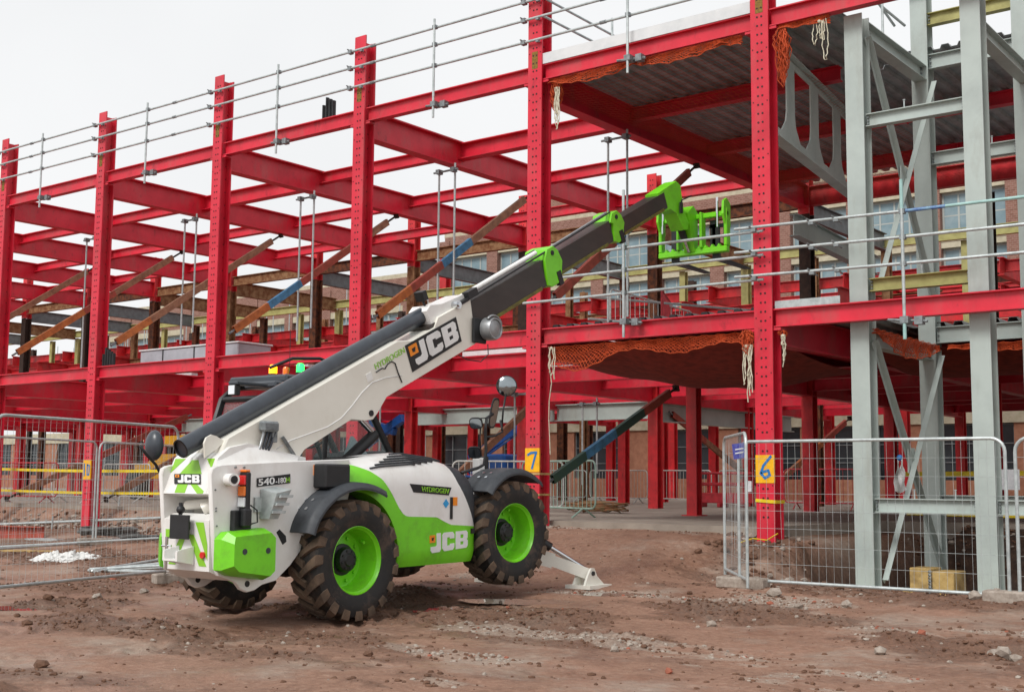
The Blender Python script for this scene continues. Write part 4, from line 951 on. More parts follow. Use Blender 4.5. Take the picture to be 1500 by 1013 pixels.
# sloped cheek joining hood to side plate
ck = MB(); ck.add([(-1.12, -9.6, 1.72), (-1.12, -9.74, 1.36), (-1.03, -9.70, 1.36), (-1.02, -9.66, 1.58), (-1.12, -9.2, 1.88), (-1.02, -9.3, 1.66), (-1.12, -8.5, 1.76), (-1.02, -8.6, 1.68)], [(0, 1, 2, 3), (0, 3, 5, 4), (4, 5, 7, 6)])
ck.build('hood_cheek', 'twhite', T, smooth=30)
mb = MB(); mb.prism([(-9.7, .6), (-9.72, 1.1), (-9.6, 1.16), (-9.3, 1.16), (-9.3, .6), (-9.45, .5)], 'x', -1.77, -1.05); mb.build('rear_crossmember', 'twhite', T)
mb = MB(); mb.box((-1.765, -9.35, 1.0), (-1.055, -9.3, 1.5)); mb.build('inner_bulkhead', 'tw', T)
mb = MB(); mb.tube((-1.62, -9.55, 1.24), (-1.2, -9.5, 1.28), .05, 10); mb.tube((-1.3, -9.6, 1.2), (-1.1, -9.4, 1.35), .07, 10); mb.build('ram_pin', 'tw', T, smooth=40)
# chevron stripes
def bil(c, u, v):
    a = Vector(c[0]).lerp(Vector(c[1]), u); b_ = Vector(c[3]).lerp(Vector(c[2]), u); return a.lerp(b_, v)      # c: TL,TR,BR,BL ; v down
def decal(name, mt, polys, c, off, th=.003):
    mb = MB(); off = Vector(off); 
    for pl in polys:
        n_ = len(pl); vs = [bil(c, u, v) + off * k for k in (.2, 1) for u, v in pl]
        mb.add(vs, [tuple(range(n_)), tuple(range(n_, 2 * n_))[::-1]] + [(k, (k + 1) % n_, n_ + (k + 1) % n_, n_ + k) for k in range(n_)])
    return mb.build(name, mt, T)
nrm = Vector((0, -(RT.z - RB.z), (RT.y - RB.y))).normalized(); nrm = -nrm if nrm.y > 0 else nrm
hc = [(-1.78, RT.y, RT.z), (-1.13, RT.y, RT.z), (-1.13, RB.y, RB.z), (-1.78, RB.y, RB.z)]
decal('chevron_stripe', 'lime_decal', [[(.02, .02), (.28, .02), (.02, .42)], [(.52, .05), (.68, .3), (.72, .98), (.52, .98), (.34, .7), (.3, .4)], [(.75, .02), (.98, .02), (.98, .42)], [(.72, .72), (.98, .98), (.72, .98)]][:1] + [[(.45, .06), (.6, .06), (.8, .45), (.26, .45)], [(.8, .02), (.99, .02), (.99, .3)], [(.3, .98), (.3, .72), (.55, .72), (.55, .98)], [(.6, .72), (.75, .72), (.99, .92), (.99, .99), (.85, .99)]], hc, nrm * .004)
lc = [(-1.76, -9.722, 1.09), (-1.06, -9.722, 1.09), (-1.06, -9.702, .64), (-1.76, -9.702, .64)]
decal('chevron_stripe', 'lime_decal', [[(.04, .2), (.22, .2), (.04, .5)], [(.4, .3), (.52, .3), (.26, .98), (.1, .98)], [(.56, .3), (.68, .3), (.96, .98), (.8, .98)], [(.72, .02), (.9, .02), (.98, .5), (.98, .85)]], lc, (0, -.004, 0))
LET = {'J': [[(.6, 0), (1, 0), (1, .86), (.86, 1), (.12, 1), (0, .88), (0, .68), (.5, .68), (.6, .62)]],
       'C': [[(1, .36), (1, .14), (.86, 0), (.14, 0), (0, .14), (0, .86), (.14, 1), (.86, 1), (1, .86), (1, .64), (.63, .64), (.63, .72), (.39, .72), (.39, .28), (.63, .28), (.63, .36)]],
       'B': [[(0, 0), (.38, 0), (.38, 1), (0, 1)], [(.38, 0), (.86, 0), (.98, .12), (.98, .2), (.38, .2)], [(.64, .2), (.98, .2), (.98, .42), (.9, .5), (.64, .5)], [(.38, .41), (.64, .41), (.64, .6), (.38, .6)], [(.64, .5), (.9, .5), (1, .58), (1, .78), (.64, .78)], [(.38, .78), (1, .78), (1, .88), (.88, 1), (.38, 1)]]}
def jcb(c, off, mt, box=(.15, .1, .97, .9), sq=(.05, .08, .2, .36), sqm='amber_decal'):
    u0, v0, u1, v1 = box; w_ = (u1 - u0); xs = [(u0, u0 + w_ * .27), (u0 + w_ * .31, u0 + w_ * .63), (u0 + w_ * .67, u1)]; P = []
    for ch, (a, b_) in zip('JCB', xs):
        for pl in LET[ch]: P.append([(a + (b_ - a) * u, v0 + (v1 - v0) * v) for u, v in pl])
    decal('logo_letters', mt, P, c, off)
    if sq: decal('logo_square', sqm, [[(sq[0], sq[1]), (sq[2], sq[1]), (sq[2], sq[3]), (sq[0], sq[3])]], c, off); 
    if sq: decal('logo_mark', 'decal_black', [[(sq[0] + .3 * (sq[2] - sq[0]), sq[1] + .35 * (sq[3] - sq[1])), (sq[0] + .75 * (sq[2] - sq[0]), sq[1] + .3 * (sq[3] - sq[1])), (sq[0] + .6 * (sq[2] - sq[0]), sq[1] + .75 * (sq[3] - sq[1])), (sq[0] + .35 * (sq[2] - sq[0]), sq[1] + .7 * (sq[3] - sq[1]))]], c, Vector(off) * 1.5)
def txt2(txt, mt, c, off, bold=.02):
    vs, fs = text_mesh(txt, 1, bold, 1); a = np.array(vs); lo, hi = a.min(0), a.max(0); mb = MB()
    mb.add([bil(c, (x - lo[0]) / (hi[0] - lo[0]), 1 - (y - lo[1]) / (hi[1] - lo[1])) + Vector(off) * (.3 if z < 0 else 1) for x, y, z in vs], fs); return mb.build('lettering', mt, T)
rl = [(-1.69, RT.y - .065, RT.z - .165), (-1.27, RT.y - .065, RT.z - .165), (-1.21, RT.y - .105, RT.z - .265), (-1.63, RT.y - .105, RT.z - .265)]
rl = [Vector(p) + nrm * .006 for p in rl]
decal('logo_plate', 'decal_black', [[(0, 0), (1, 0), (1, 1), (0, 1)]], rl, nrm * .004); jcb(rl, nrm * .008, 'decal_white')
# number plate, tow hitch, reflectors
mb = MB(); mb.bbox((-1.57, -9.8, .91), (-1.27, -9.775, 1.15), .01); mb.box((-1.5, -9.775, 1.0), (-1.34, -9.72, 1.08)); mb.build('plate_holder', 'black', T)
mb = MB(); mb.ball((-1.45, -9.76, 1.2), .045, 10, 8); mb.tube((-1.45, -9.76, 1.15), (-1.45, -9.76, 1.27), .02, 8); mb.build('plate_lamp', 'black', T, smooth=40)
mb = MB(); mb.prism([(-9.9, .7), (-9.9, .8), (-9.72, .84), (-9.72, .66)], 'x', -1.53, -1.5); mb.prism([(-9.92, .7), (-9.92, .8), (-9.72, .84), (-9.72, .66)], 'x', -1.3, -1.27); mb.box((-1.5, -9.9, .7), (-1.3, -9.73, .72)); mb.build('tow_hitch', 'twhite', T)
mb = MB(); mb.tube((-1.55, -9.84, .6), (-1.55, -9.84, .93), .016, 8); mb.tube((-1.6, -9.86, .84), (-1.5, -9.82, .84), .012, 6); mb.build('hitch_pin', 'chrome', T)
for x in (-1.68, -1.13):
    mb = MB(); mb.tube((x, -9.735, .76), (x, -9.7, .76), .033, 16); mb.build('reflector', 'lens_red', T)
# counterweight blocks
def cw(x0, x1, sg):
    o = x1 if sg > 0 else x0; i_ = x0 if sg > 0 else x1
    pts = lambda e, f_: [(-9.7 + e, .62 + f_), (-9.7 + e, .92 - f_), (-9.62, .99 - f_), (-9.16, 1.02 - f_), (-9.1, .97 - f_), (-9.1, .55 + f_), (-9.16, .5 + f_), (-9.56, .56 + f_)]
    mb = MB(); A = pts(0, 0); B = pts(0, .0); Cc = pts(.07, .045); n_ = 8
    rings = [(i_, A), (o - .12 * sg, B), (o, Cc)]
    vs = [(x, y, z) for x, pl in rings for y, z in pl]; fs = [tuple(range(n_)), tuple(range(16, 24))]
    for q in range(2): fs += [(q * 8 + k, q * 8 + (k + 1) % 8, q * 8 + 8 + (k + 1) % 8, q * 8 + 8 + k) for k in range(8)]
    c = mb.add(vs, fs).build('counterweight', 'lime', T, smooth=25)
    for y in (-9.5, -9.2):
        mb = MB(); mb.tube((o + .004 * sg, y, .8), (o - .01 * sg, y, .8), .03, 14); mb.build('bolt_recess', 'fender_grey', c)
cw(-.985, -.76, 1); cw(-1.96, -1.83, -1)
# tail lamp cluster
q = U(362, 715, 'x', -.9)
mb = MB(); mb.bbox((-.99, q.y - .03, 1.12), (-.87, q.y + .03, 1.58), .012); mb.bbox((-1.0, q.y - .13, .98), (-.93, q.y + .1, 1.2), .01); mb.bbox((-.93, q.y - .06, 1.03), (-.86, q.y + .05, 1.22), .02); mb.build('tail_lamp_housing', 'black', T)
for z, m in ((1.5, 'lens_red'), (1.39, 'lens_amber'), (1.28, 'lens_clear')):
    mb = MB(); mb.bbox((-.98, q.y - .055, z - .048), (-.88, q.y - .028, z + .048), .02); mb.build('tail_lamp', m, T)
mb = MB(); mb.bbox((-.985, q.y - .03, 1.58), (-.89, q.y + .03, 1.605), .01); mb.build('marker_lamp', 'lens_amber', T)
mb = MB(); mb.path([(-.9, q.y + .05, 1.25), (-.88, q.y + .12, 1.2), (-.88, q.y + .13, 1.08), (-.92, q.y + .07, 1.06)], .008, 6); mb.build('cable', 'black', T)
q = U(333, 702, 'x', -.99); mb = MB(); mb.tube((-.99, q.y, q.z), (-.86, q.y - .02, q.z), .062, 20); mb.build('camera_housing', 'twhite', T, smooth=40)
mb = MB(); mb.tube((-.865, q.y - .02, q.z), (-.852, q.y - .02, q.z), .04, 16); mb.build('camera_lens', 'black', T)
# wheel chock in its bracket
q = U(402, 735, 'x', -.9); mb = MB()
mb.add([(-.98, q.y - .12, q.z + .13), (-.98, q.y + .1, q.z + .16), (-.8, q.y + .14, q.z + .13), (-.8, q.y - .06, q.z + .09), (-.98, q.y - .12, q.z - .17), (-.98, q.y + .02, q.z - .17), (-.86, q.y + .02, q.z - .17), (-.86, q.y - .1, q.z - .17)], [(0,1,2,3),(4,5,6,7),(0,1,5,4),(1,2,6,5),(2,3,7,6),(3,0,4,7)])
for k in range(3): mb.obox((-.79 - k * .02, q.y + .06 - k * .03, q.z + .06 - k * .08), (.012, 0, 0), (0, .085, .0), (0, .005, .014))
mb.box((-.99, q.y - .2, q.z - .1), (-.965, q.y - .1, q.z + .05)); mb.build('wheel_chock', 'galv', T)
c540 = [U(376, 700, 'x', -.985), U(425, 693.5, 'x', -.985), U(425, 707, 'x', -.985), U(376, 713, 'x', -.985)]
decal('model_plate', 'decal_black', [[(0, 0), (1, 0), (1, 1), (0, 1)]], c540, (.004, 0, 0))
def subq(c, u0, v0, u1, v1): return [bil(c, u0, v0), bil(c, u1, v0), bil(c, u1, v1), bil(c, u0, v1)]
txt2('540', 'decal_white', subq(c540, .04, .12, .52, .88), (.008, 0, 0), .015); txt2('-180', 'decal_white', subq(c540, .55, .3, .86, .88), (.008, 0, 0), .008); txt2('H', 'lime_decal', subq(c540, .87, .35, .97, .88), (.008, 0, 0), .02)
q = U(462, 688, 'x', -.985); mb = MB(); mb.box((-.988, q.y - .025, q.z - .055), (-.98, q.y + .025, q.z + .055)); mb.build('warning_label', 'amber_decal', T)
mb = MB(); q = U(345, 684, 'x', -.985)
for k in range(2): mb.tube((-.99, q.y + k * .11, q.z), (-.975, q.y + k * .11, q.z), .012, 8)
for a, b_ in ((312, 717), (313, 744), (313, 748), (314, 770)): q = U(a, b_, 'x', -.985); mb.tube((-.99, q.y + .03, q.z), (-.98, q.y + .03, q.z), .009, 8)
mb.build('plate_bolts', 'galv_dark', T, kind='stuff')
mb = MB(); q = U(492, 697, 'x', -.85); mb.bbox((-1.0, q.y - .2, q.z - .13), (-.8, q.y + .18, q.z + .13), .02); mb.build('air_intake', 'black', T)
# ---- engine pod
XO = -.83
zb_pts = sorted(TX([(503, 674), (530, 681), (547, 689), (562, 702), (574, 722), (588, 750), (596, 756), (640, 757), (650, 763), (660, 768), (712, 771)], XO))
zt_pts = sorted(TX([(470, 676), (500, 671), (530, 666), (575, 663), (620, 670), (650, 680), (672, 692), (690, 706), (704, 726), (715, 765)], -1.2))
def lin(pts, y):
    return float(np.interp(y, [p[0] for p in pts], [p[1] for p in pts]))
def zbot(y):
    d_ = abs(y + 7.95); a = .65 + math.sqrt(max(0, .74 ** 2 - d_ ** 2)) if d_ < .74 else 0
    return max(.53 + .012 * (y + 7), a)
def xo(y, z):
    t_ = max(0, (z - (lin(zt_pts, y) - .4)) / .4); u = max(0, min(1, (y + 6.05) / .36)); lo_ = max(0, (.72 - z) / .2)
    return XO - .35 * (1 - math.sqrt(max(0, 1 - min(1, t_) ** 2.2))) - .22 * (1 - math.sqrt(max(0, 1 - u ** 2))) - .06 * lo_ ** 2
def ybl(z): return -6.17 + .36 * (1.5 - z) / .52 if z < 1.5 else -6.17 - .3 * (z - 1.5)        # edge of the black front grille
def skin(name, m, ya, yb_, lo_, hi, nu=40, nv=12):
    mb = MB()
    def f(u, v):
        y = ya + (yb_(0) - ya) * u if callable(yb_) else ya + (yb_ - ya) * u
        z = lo_(y) + (hi(y) - lo_(y)) * v; return (xo(y, z), y, z)
    mb.grid(f, nu, nv); return mb.build(name, m, T, smooth='all')
YF = -5.74
zbd = lambda y: min(lin(zb_pts, y), lin(zt_pts, y) - .02)
gp_ = MB(); gp_.grid(lambda u, v: (lambda y: (lambda z: (xo(y, z), y, z))(zbot(y) + (max(zbd(y), zbot(y) + .02) - zbot(y)) * v))(-8.1 + (YF + 8.1) * u), 70, 12)
gp_.grid(lambda u, v: (lambda y: (xo(y, zbot(y)) - (.35) * v, y, zbot(y)))(-8.1 + (YF + 8.1) * u), 70, 2)
gp_.build('pod_lower_panel', 'lime', T, smooth=50)
# white hood: from the green edge up over the top, split where the black nose starts
rise = lambda y: .004
def upper(u, v, ya, yb_):
    vv_ = min(1, v / .62)
    def yy(z): 
        a = ya if not callable(ya) else ya(z); b2 = yb_ if not callable(yb_) else yb_(z); return a + (b2 - a) * u
    y = yy(1.2)
    for _ in range(3):
        lo_ = max(zbd(y), zbot(y) + .02); z = lo_ + (lin(zt_pts, y) - lo_) * vv_; y = yy(z)
    if v <= .62: return (xo(y, z), y, z)
    w_ = (v - .62) / .38; x0 = xo(y, z); return (x0 + (-1.24 - x0) * w_, y, z + rise(y) * math.sin(w_ * math.pi / 2))
mb = MB(); mb.grid(lambda u, v: upper(u, v, -8.1, ybl), 48, 24); mb.build('pod_hood', 'twhite', T, smooth=50)
mb = MB(); mb.grid(lambda u, v: upper(u, v, ybl, YF), 14, 24); mb.build('pod_grille', 'fender_grey', T, smooth=50)
mb = MB(); mb.add([(-1.12, -8.1, 1.35), (-1.12, -5.8, .6), (-1.12, -5.8, 1.22), (-1.12, -6.4, 1.66), (-1.12, -7.2, 1.8), (-1.12, -8.1, 1.75)], [(0, 1, 2, 3, 4, 5)]); mb.add([(-1.12, YF, .55), (-.95, YF, .55), (-.95, YF, 1.1), (-1.12, YF, 1.1)], [(0, 1, 2, 3)]); mb.build('pod_inner_wall', 'black', T)
# louvres lying on the hood top
for k in range(6):
    tt = .66 + .062 * k; y0 = -7.62 + .1 * k; y1 = -6.88 + .13 * k; P = []
    for j in range(11):
        y = y0 + (y1 - y0) * j / 10; z = lin(zt_pts, y) - .4 + .4 * tt; P.append((xo(y, z) + .004, y, z + .006))
    mb = MB(); mb.path(P, .014, 6, flat=.8); mb.build('louvre', 'fender_grey', T, smooth='all')
# pod graphics
hp = [U(600, 708, 'x', XO), U(661, 713.5, 'x', XO), U(657, 725, 'x', XO), U(605.5, 720.5, 'x', XO)]
decal('name_plate', 'decal_black', [[(0, 0), (1, 0), (1, 1), (0, 1)]], hp, (.006, 0, 0)); txt2('HYDROGEN', 'lime_decal', subq(hp, .26, .2, .95, .8), (.012, 0, 0), .006)
jp = [U(629, 781, 'x', XO), U(685, 775.5, 'x', XO), U(684.5, 801, 'x', XO), U(629.5, 810, 'x', XO)]
jcb(jp, (.006, 0, 0), 'decal_white', (.02, .02, 1, 1), (.0, .1, .14, .48))
for (a, b_, c_, m) in ((653, 737, .045, 'decal_blue'),):
    q = U(a, b_, 'x', XO); mb = MB(); mb.add([(XO + .005, q.y, q.z + .055), (XO + .005, q.y + .055, q.z), (XO + .005, q.y, q.z - .055), (XO + .005, q.y - .055, q.z)], [(0, 1, 2, 3)]); mb.build('hazard_label', m, T)
q = U(664, 735, 'x', XO); mb = MB(); mb.box((XO, q.y - .01, q.z - .04), (XO + .006, q.y + .07, q.z + .06)); mb.build('fuel_label', 'amber_decal', T)
mb = MB(); mb.box((XO, q.y - .06, q.z - .2), (XO + .012, q.y - .02, q.z + .06)); mb.build('door_latch', 'black', T)
q = U(692, 777, 'x', XO - .02); mb = MB(); mb.box((XO - .03, q.y - .04, q.z - .03), (XO - .001, q.y + .02, q.z + .03)); mb.build('flag_label', 'decal_black', T)
# ---- fenders
def fender(hy, hz, r, a0, a1, x0, x1):
    mb = MB(); N = 22
    for k in range(N + 1):
        pass
    def f(u, v, rr):
        a = R(a0 + (a1 - a0) * u); e = abs(v * 2 - 1); fl = .10 * max(0, (u - .75) / .25) - .04 * max(0, (.12 - u) / .12)
        q = rr - .05 * max(0, (e - .8) / .2) ** 2 + .015 * (1 - e) ** .5; return (x0 + (x1 - x0) * v, hy + (q + fl * .5) * math.cos(a), hz + q * math.sin(a))
    mb.grid(lambda u, v: f(u, v, r), N, 12); mb.grid(lambda u, v: f(u, v, r - .025), N, 12)
    for e in (0, 1): mb.grid(lambda u, v: f(u, e, r - .025 * v), N, 1); mb.grid(lambda u, v: f(e, u, r - .025 * v), 12, 1)
    fo = mb.build('fender', 'fender_grey', T, smooth=50)
    for (u, v) in ((.2, .4), (.2, .62), (.29, .4), (.29, .62)):
        p = Vector(f(u, v, r)); a = R(a0 + (a1 - a0) * u); nn = Vector((0, math.cos(a), math.sin(a))); mb = MB(); mb.tube(p - nn * .004, p + nn * .012, .02, 8); mb.build('bolt', 'chrome', fo)
fender(-7.95, .65, .83, 158, 62, -1.2, -.68); fender(-5.15, .87, .8, 140, 52, -1.2, -.68)
fender(-7.95, .65, .83, 150, 62, -3.06, -2.56); fender(-5.15, .87, .8, 140, 52, -3.06, -2.56)
# ---- cab
CY = [(-8.2, 1.45), (-8.17, 2.12), (-8.06, 2.45), (-7.85, 2.62), (-6.95, 2.72), (-6.68, 2.6), (-6.15, 1.85), (-6.05, 1.3)]
for x in (-1.99, -2.95):
    mb = MB(); mb.path([(x, y, z) for y, z in CY], .05, 8, flat=.8); mb.path([(x, -7.3, 1.4), (x, -7.25, 2.66)], .03, 8); mb.build('cab_pillar', 'black', T, smooth=40)
for (y, z) in (CY[2], CY[5], CY[6], (-8.2, 1.7)): mb = MB(); mb.tube((-2.95, y, z), (-1.99, y, z), .035, 8); mb.build('cab_cross_rail', 'black', T, smooth=40)
mb = MB(); mb.bbox((-2.98, -7.95, 2.63), (-1.96, -6.7, 2.73), .04); mb.bbox((-2.5, -8.12, 2.56), (-1.95, -7.8, 2.64), .02); mb.build('cab_roof', 'slate', T)
mb = MB(); mb.prism([(-8.2, .9), (-8.2, 1.5), (-6.1, 1.5), (-6.0, 1.2), (-6.3, .8)], 'x', -2.96, -1.98); mb.build('cab_floor', 'black', T)
glassp = [(-8.16, 1.5), (-8.13, 2.1), (-8.03, 2.42), (-7.85, 2.58), (-6.97, 2.67), (-6.72, 2.57), (-6.2, 1.86), (-6.1, 1.5)]
for x in (-1.985, -2.955):
    mb = MB(); mb.add([(x, y, z) for y, z in glassp], [tuple(range(8))]); mb.build('side_window', 'glass', T)
mb = MB(); mb.add([(-2.93, -6.72, 2.57), (-2.01, -6.72, 2.57), (-2.01, -6.16, 1.86), (-2.93, -6.16, 1.86)], [(0, 1, 2, 3)]); mb.build('windscreen', 'glass', T)
mb = MB(); mb.add([(-2.93, -8.17, 1.6), (-2.01, -8.17, 1.6), (-2.01, -8.05, 2.42), (-2.93, -8.05, 2.42)], [(0, 1, 2, 3)]); mb.build('rear_window', 'glass', T)
mb = MB(); mb.bbox((-2.75, -7.9, 1.5), (-2.2, -7.35, 1.75), .06); mb.bbox((-2.72, -8.05, 1.7), (-2.24, -7.88, 2.3), .06); mb.build('seat', 'seat', T)
mb = MB(); mb.lathe([(.17, -.015), (.185, 0), (.17, .015), (.155, 0), (.17, -.015)], (-2.45, -7.0, 2.0), (0, -.6, .8), 20); mb.tube((-2.45, -6.75, 1.5), (-2.45, -7.0, 2.0), .03, 8); mb.bbox((-2.8, -6.75, 1.4), (-2.1, -6.3, 1.85), .05); mb.build('steering_column', 'black', T)
mb = MB(); mb.add([(-2.05, -6.75, 2.05), (-2.05, -6.9, 1.72), (-2.05, -6.35, 1.72), (-2.1, -6.75, 2.05), (-2.1, -6.9, 1.72), (-2.1, -6.35, 1.72)], [(0, 1, 2), (3, 4, 5), (0, 1, 4, 3), (1, 2, 5, 4), (2, 0, 3, 5)]); mb.build('console', 'pale_blue', T)
# roof lamps
q = U(349, 571, 'x', -2.0); mb = MB(); mb.bbox((-2.1, q.y - .06, q.z - .06), (-1.98, q.y + .02, q.z + .06), .01); mb.build('work_lamp', 'black', T)
mb = MB(); mb.bbox((-2.09, q.y - .068, q.z - .05), (-1.99, q.y - .058, q.z + .05), .004); mb.build('work_lamp_lens', 'lamp_led', T)
mb = MB(); mb.bbox((-2.12, q.y - .05, q.z + .06), (-1.96, q.y + .4, q.z + .1), .015); mb.build('lamp_bracket', 'slate', T)
for (a, b_, m, r_) in ((400, 541, 'amber_lit', .048), (440, 539, 'green_lit', .048), (419, 544, 'lens_amber', .04)):
    q = U(a, b_, 'x', -2.35); mb = MB(); mb.lathe([(r_, -.05), (r_, .03), (r_ * .7, .055), (0, .062)], q, (0, 0, 1), 16); bo = mb.build('beacon', m, T, smooth=40)
    mb = MB(); mb.tube(Vector(q) - Vector((0, 0, .16)), Vector(q) - Vector((0, 0, .05)), .035, 10); mb.tube(Vector(q) - Vector((0, 0, .07)), Vector(q) - Vector((0, 0, .05)), .06, 12); mb.build('beacon_stalk', 'black', T)
mb = MB(); q = U(424, 545, 'x', -2.2); mb.tube(q, q + Vector((0, 0, .5)), .004, 5); mb.build('aerial', 'black', T)
mb = MB(); mb.path([(-2.3, -7.9, 2.82), (-2.25, -7.6, 2.95), (-2.2, -7.2, 2.98), (-2.2, -6.8, 2.9)], .02, 8); mb.build('roof_hose', 'black', T, smooth='all')
# ---- boom: local axes along (dB) and across (nB) in the y-z plane
BO = Vector((0, -4.86, 3.92)); ba = R(26.7); dB = Vector((0, math.cos(ba), math.sin(ba))); nB = Vector((0, -math.sin(ba), math.cos(ba)))
def bp_(x, t_, n_): q = BO + dB * t_ + nB * n_; return Vector((x, q.y, q.z))
def bprism(poly, x0, x1, b=.012):
    pl = [(lambda q: (q.y, q.z))(bp_(0, t_, n_)) for t_, n_ in poly]; return bev_plate(pl, x0, x1, b)
bprism([(-4.9, -.5), (-4.45, -.42), (-4.1, -.28), (-3.3, -.275), (-3.1, -.38), (-2.98, -.42), (-2.87, -.38), (-2.66, -.275), (-.84, -.31), (-.7, .24), (-1.38, .25), (-1.5, .16), (-1.95, .16), (-2.2, .25), (-5.0, .27), (-5.25, .1)], -1.55, -1.15).build('boom_outer', 'tw', T, smooth=25)
mb = MB(); q = bp_(-1.15, -2.98, -.34); mb.tube((-1.16, q.y, q.z), (-1.138, q.y, q.z), .035, 16); mb.build('pivot_pin', 'black', T)
mb = MB(); mb.tube(bp_(-1.35, -5.42, .36), bp_(-1.35, -1.42, .31), .1, 20, cap=False); mb.tube(bp_(-1.35, -5.40, .36), bp_(-1.35, -1.43, .31), .085, 20); tb = mb.build('boom_conduit', 'slate', T, smooth=40)
mb = MB(); mb.lathe([(.1, -.015), (.084, -.015), (.084, .25)], bp_(-1.35, -5.41, .36), dB, 20); mb.build('conduit_mouth', 'black', T)
for x in (-1.5, -1.2):
    bprism([(-5.3, .2), (-5.0, .24), (-5.08, .34), (-5.13, .38), (-5.2, .38), (-5.25, .34)], x - .012, x + .012, .004).build('conduit_bracket', 'tw', T, smooth=30)
bprism([(-1.5, .2), (-1.1, .22), (-.74, .24), (-.76, .33), (-1.2, .36), (-1.42, .42), (-1.52, .38)], -1.5, -1.2).build('conduit_block', 'twhite', T, smooth=30)
mb = MB(); q = bp_(-1.19, -1.0, .27); mb.tube((-1.2, q.y, q.z), (-1.11, q.y, q.z), .05, 16); mb.tube((-1.11, q.y, q.z), (-1.09, q.y, q.z), .03, 12); mb.build('sheave', 'chrome', T, smooth=40)
mb = MB(); mb.obox(bp_(-1.3, -1.42, .55), (.07, 0, 0), dB * .04, nB * .06); mb.tube(bp_(-1.3, -1.4, .38), bp_(-1.3, -1.42, .5), .015, 8); mb.build('boom_work_lamp', 'black', T)
mb = MB(); mb.obox(bp_(-1.17, -.66, .3), (.05, 0, 0), dB * .1, nB * .05); mb.obox(bp_(-1.17, -.86, .26), (.04, 0, 0), dB * .1, nB * .02); mb.build('sensor', 'black', T)
def sect(t0, t1, n0, n1, x0, x1, name='boom_section'):
    o = bprism([(t0, n0), (t1, n0), (t1, n1), (t0, n1)], x0, x1, .02).build(name, 'boom_dark', T, smooth=25); return o
sect(-1.6, 1.0, -.17, .205, -1.52, -1.18); sect(.2, 2.95, -.135, .185, -1.5, -1.2); sect(2.0, 4.75, -.14, .12, -1.48, -1.22)
for (t0, t1, n0, x) in ((-.7, .85, -.18, -1.19), (1.4, 2.75, -.145, -1.21), (3.3, 4.6, -.15, -1.23)):
    mb = MB(); mb.obox(bp_(x + .002, (t0 + t1) / 2, n0 + .02), (.018, 0, 0), dB * ((t1 - t0) / 2), nB * .022); mb.build('wear_strip', 'grease', T)
def collar(t0, t1, n0, n1, x0, x1, hole=True):
    o = bprism([(t0, n0), (t0 + .1, n0 - .06), (t1 - .12, n0 - .05), (t1 - .04, n0 + .1), (t1 + .02, (n0 + n1) / 2), (t1 - .02, n1 - .04), (t1 - .1, n1 + .05), (t1 - .26, n1 + .05), (t1 - .36, n1 - .06), (t0 + .08, n1 - .1)], x0, x1, .02).build('boom_collar', 'lime', T, smooth=25)
    mb = MB(); q = bp_(x1, t1 - .17, n1 - .03); mb.tube((x1 - .005, q.y, q.z), (x1 + .012, q.y, q.z), .035, 14); mb.build('collar_pin', 'black', T)
    mb = MB(); mb.obox(bp_(x1 - .02, t1 - .14, n0 + .0), (.03, 0, 0), dB * .05, nB * .1); mb.build('hose_clamp', 'black', T)
collar(.98, 1.44, -.16, .25, -1.54, -1.16); collar(2.92, 3.29, -.13, .22, -1.52, -1.18)
for (a, b_, x, r_, m) in (((-.75, .29), (1.05, .30), -1.28, .035, 'twhite'), ((-.8, .24), (1.2, .27), -1.2, .014, 'black'), ((-.8, .255), (1.2, .3), -1.4, .014, 'black'), ((1.3, .26), (3.05, .29), -1.22, .013, 'black'), ((1.3, .27), (3.0, .3), -1.26, .017, 'alu')):
    mb = MB(); mb.tube(bp_(x, *a), bp_(x, *b_), r_, 10); mb.build('hose' if m == 'black' else 'extension_rod', m, T, smooth=40)
# reel on the end of the outer boom
q = bp_(0, -.68, -.18); mb = MB(); mb.lathe([(0, .1), (.1, .1), (.115, .09), (.12, .11), (.135, .11), (.15, .07), (.15, -.04), (.13, -.06), (0, -.06)], (-1.05, q.y + .05, q.z), (1, 0, 0), 32); mb.build('cable_reel', 'alu', T, smooth=35)
mb = MB(); mb.path([(-.98, q.y + .05 + .17 * math.cos(a), q.z + .17 * math.sin(a)) for a in [2.4 - k * .18 for k in range(12)]], .022, 8, flat=.6); mb.build('reel_guide', 'alu', T, smooth='all')
mb = MB(); mb.bbox((-1.14, q.y - .2, q.z - .19), (-1.1, q.y + .06, q.z + .13), .01); mb.build('reel_bracket', 'black', T)
mb = MB(); mb.path([(-1.05, q.y + .02, q.z - .2), (-1.05, q.y + .03, q.z - .33), (-1.08, q.y - .08, q.z - .43), (-1.12, q.y - .3, q.z - .42), (-1.14, q.y - .45, q.z - .37)], .007, 6); mb.build('cable', 'black', T, smooth='all')
mb = MB(); mb.path([U(a, b_, 'x', -1.14) for a, b_ in ((551, 545), (560, 539), (564, 540), (568, 533), (574, 529), (579, 532), (583, 545), (589, 560))], .007, 6); mb.build('cable', 'black', T, smooth='all')
mb = MB(); mb.path([U(a, b_, 'x', -1.149) for a, b_ in ((405, 657), (425, 645), (450, 636), (480, 625), (500, 612), (515, 595), (530, 575), (545, 560), (565, 553), (588, 550))], .007, 6); mb.build('boom_pinstripe', 'decal_white', T, smooth='all')
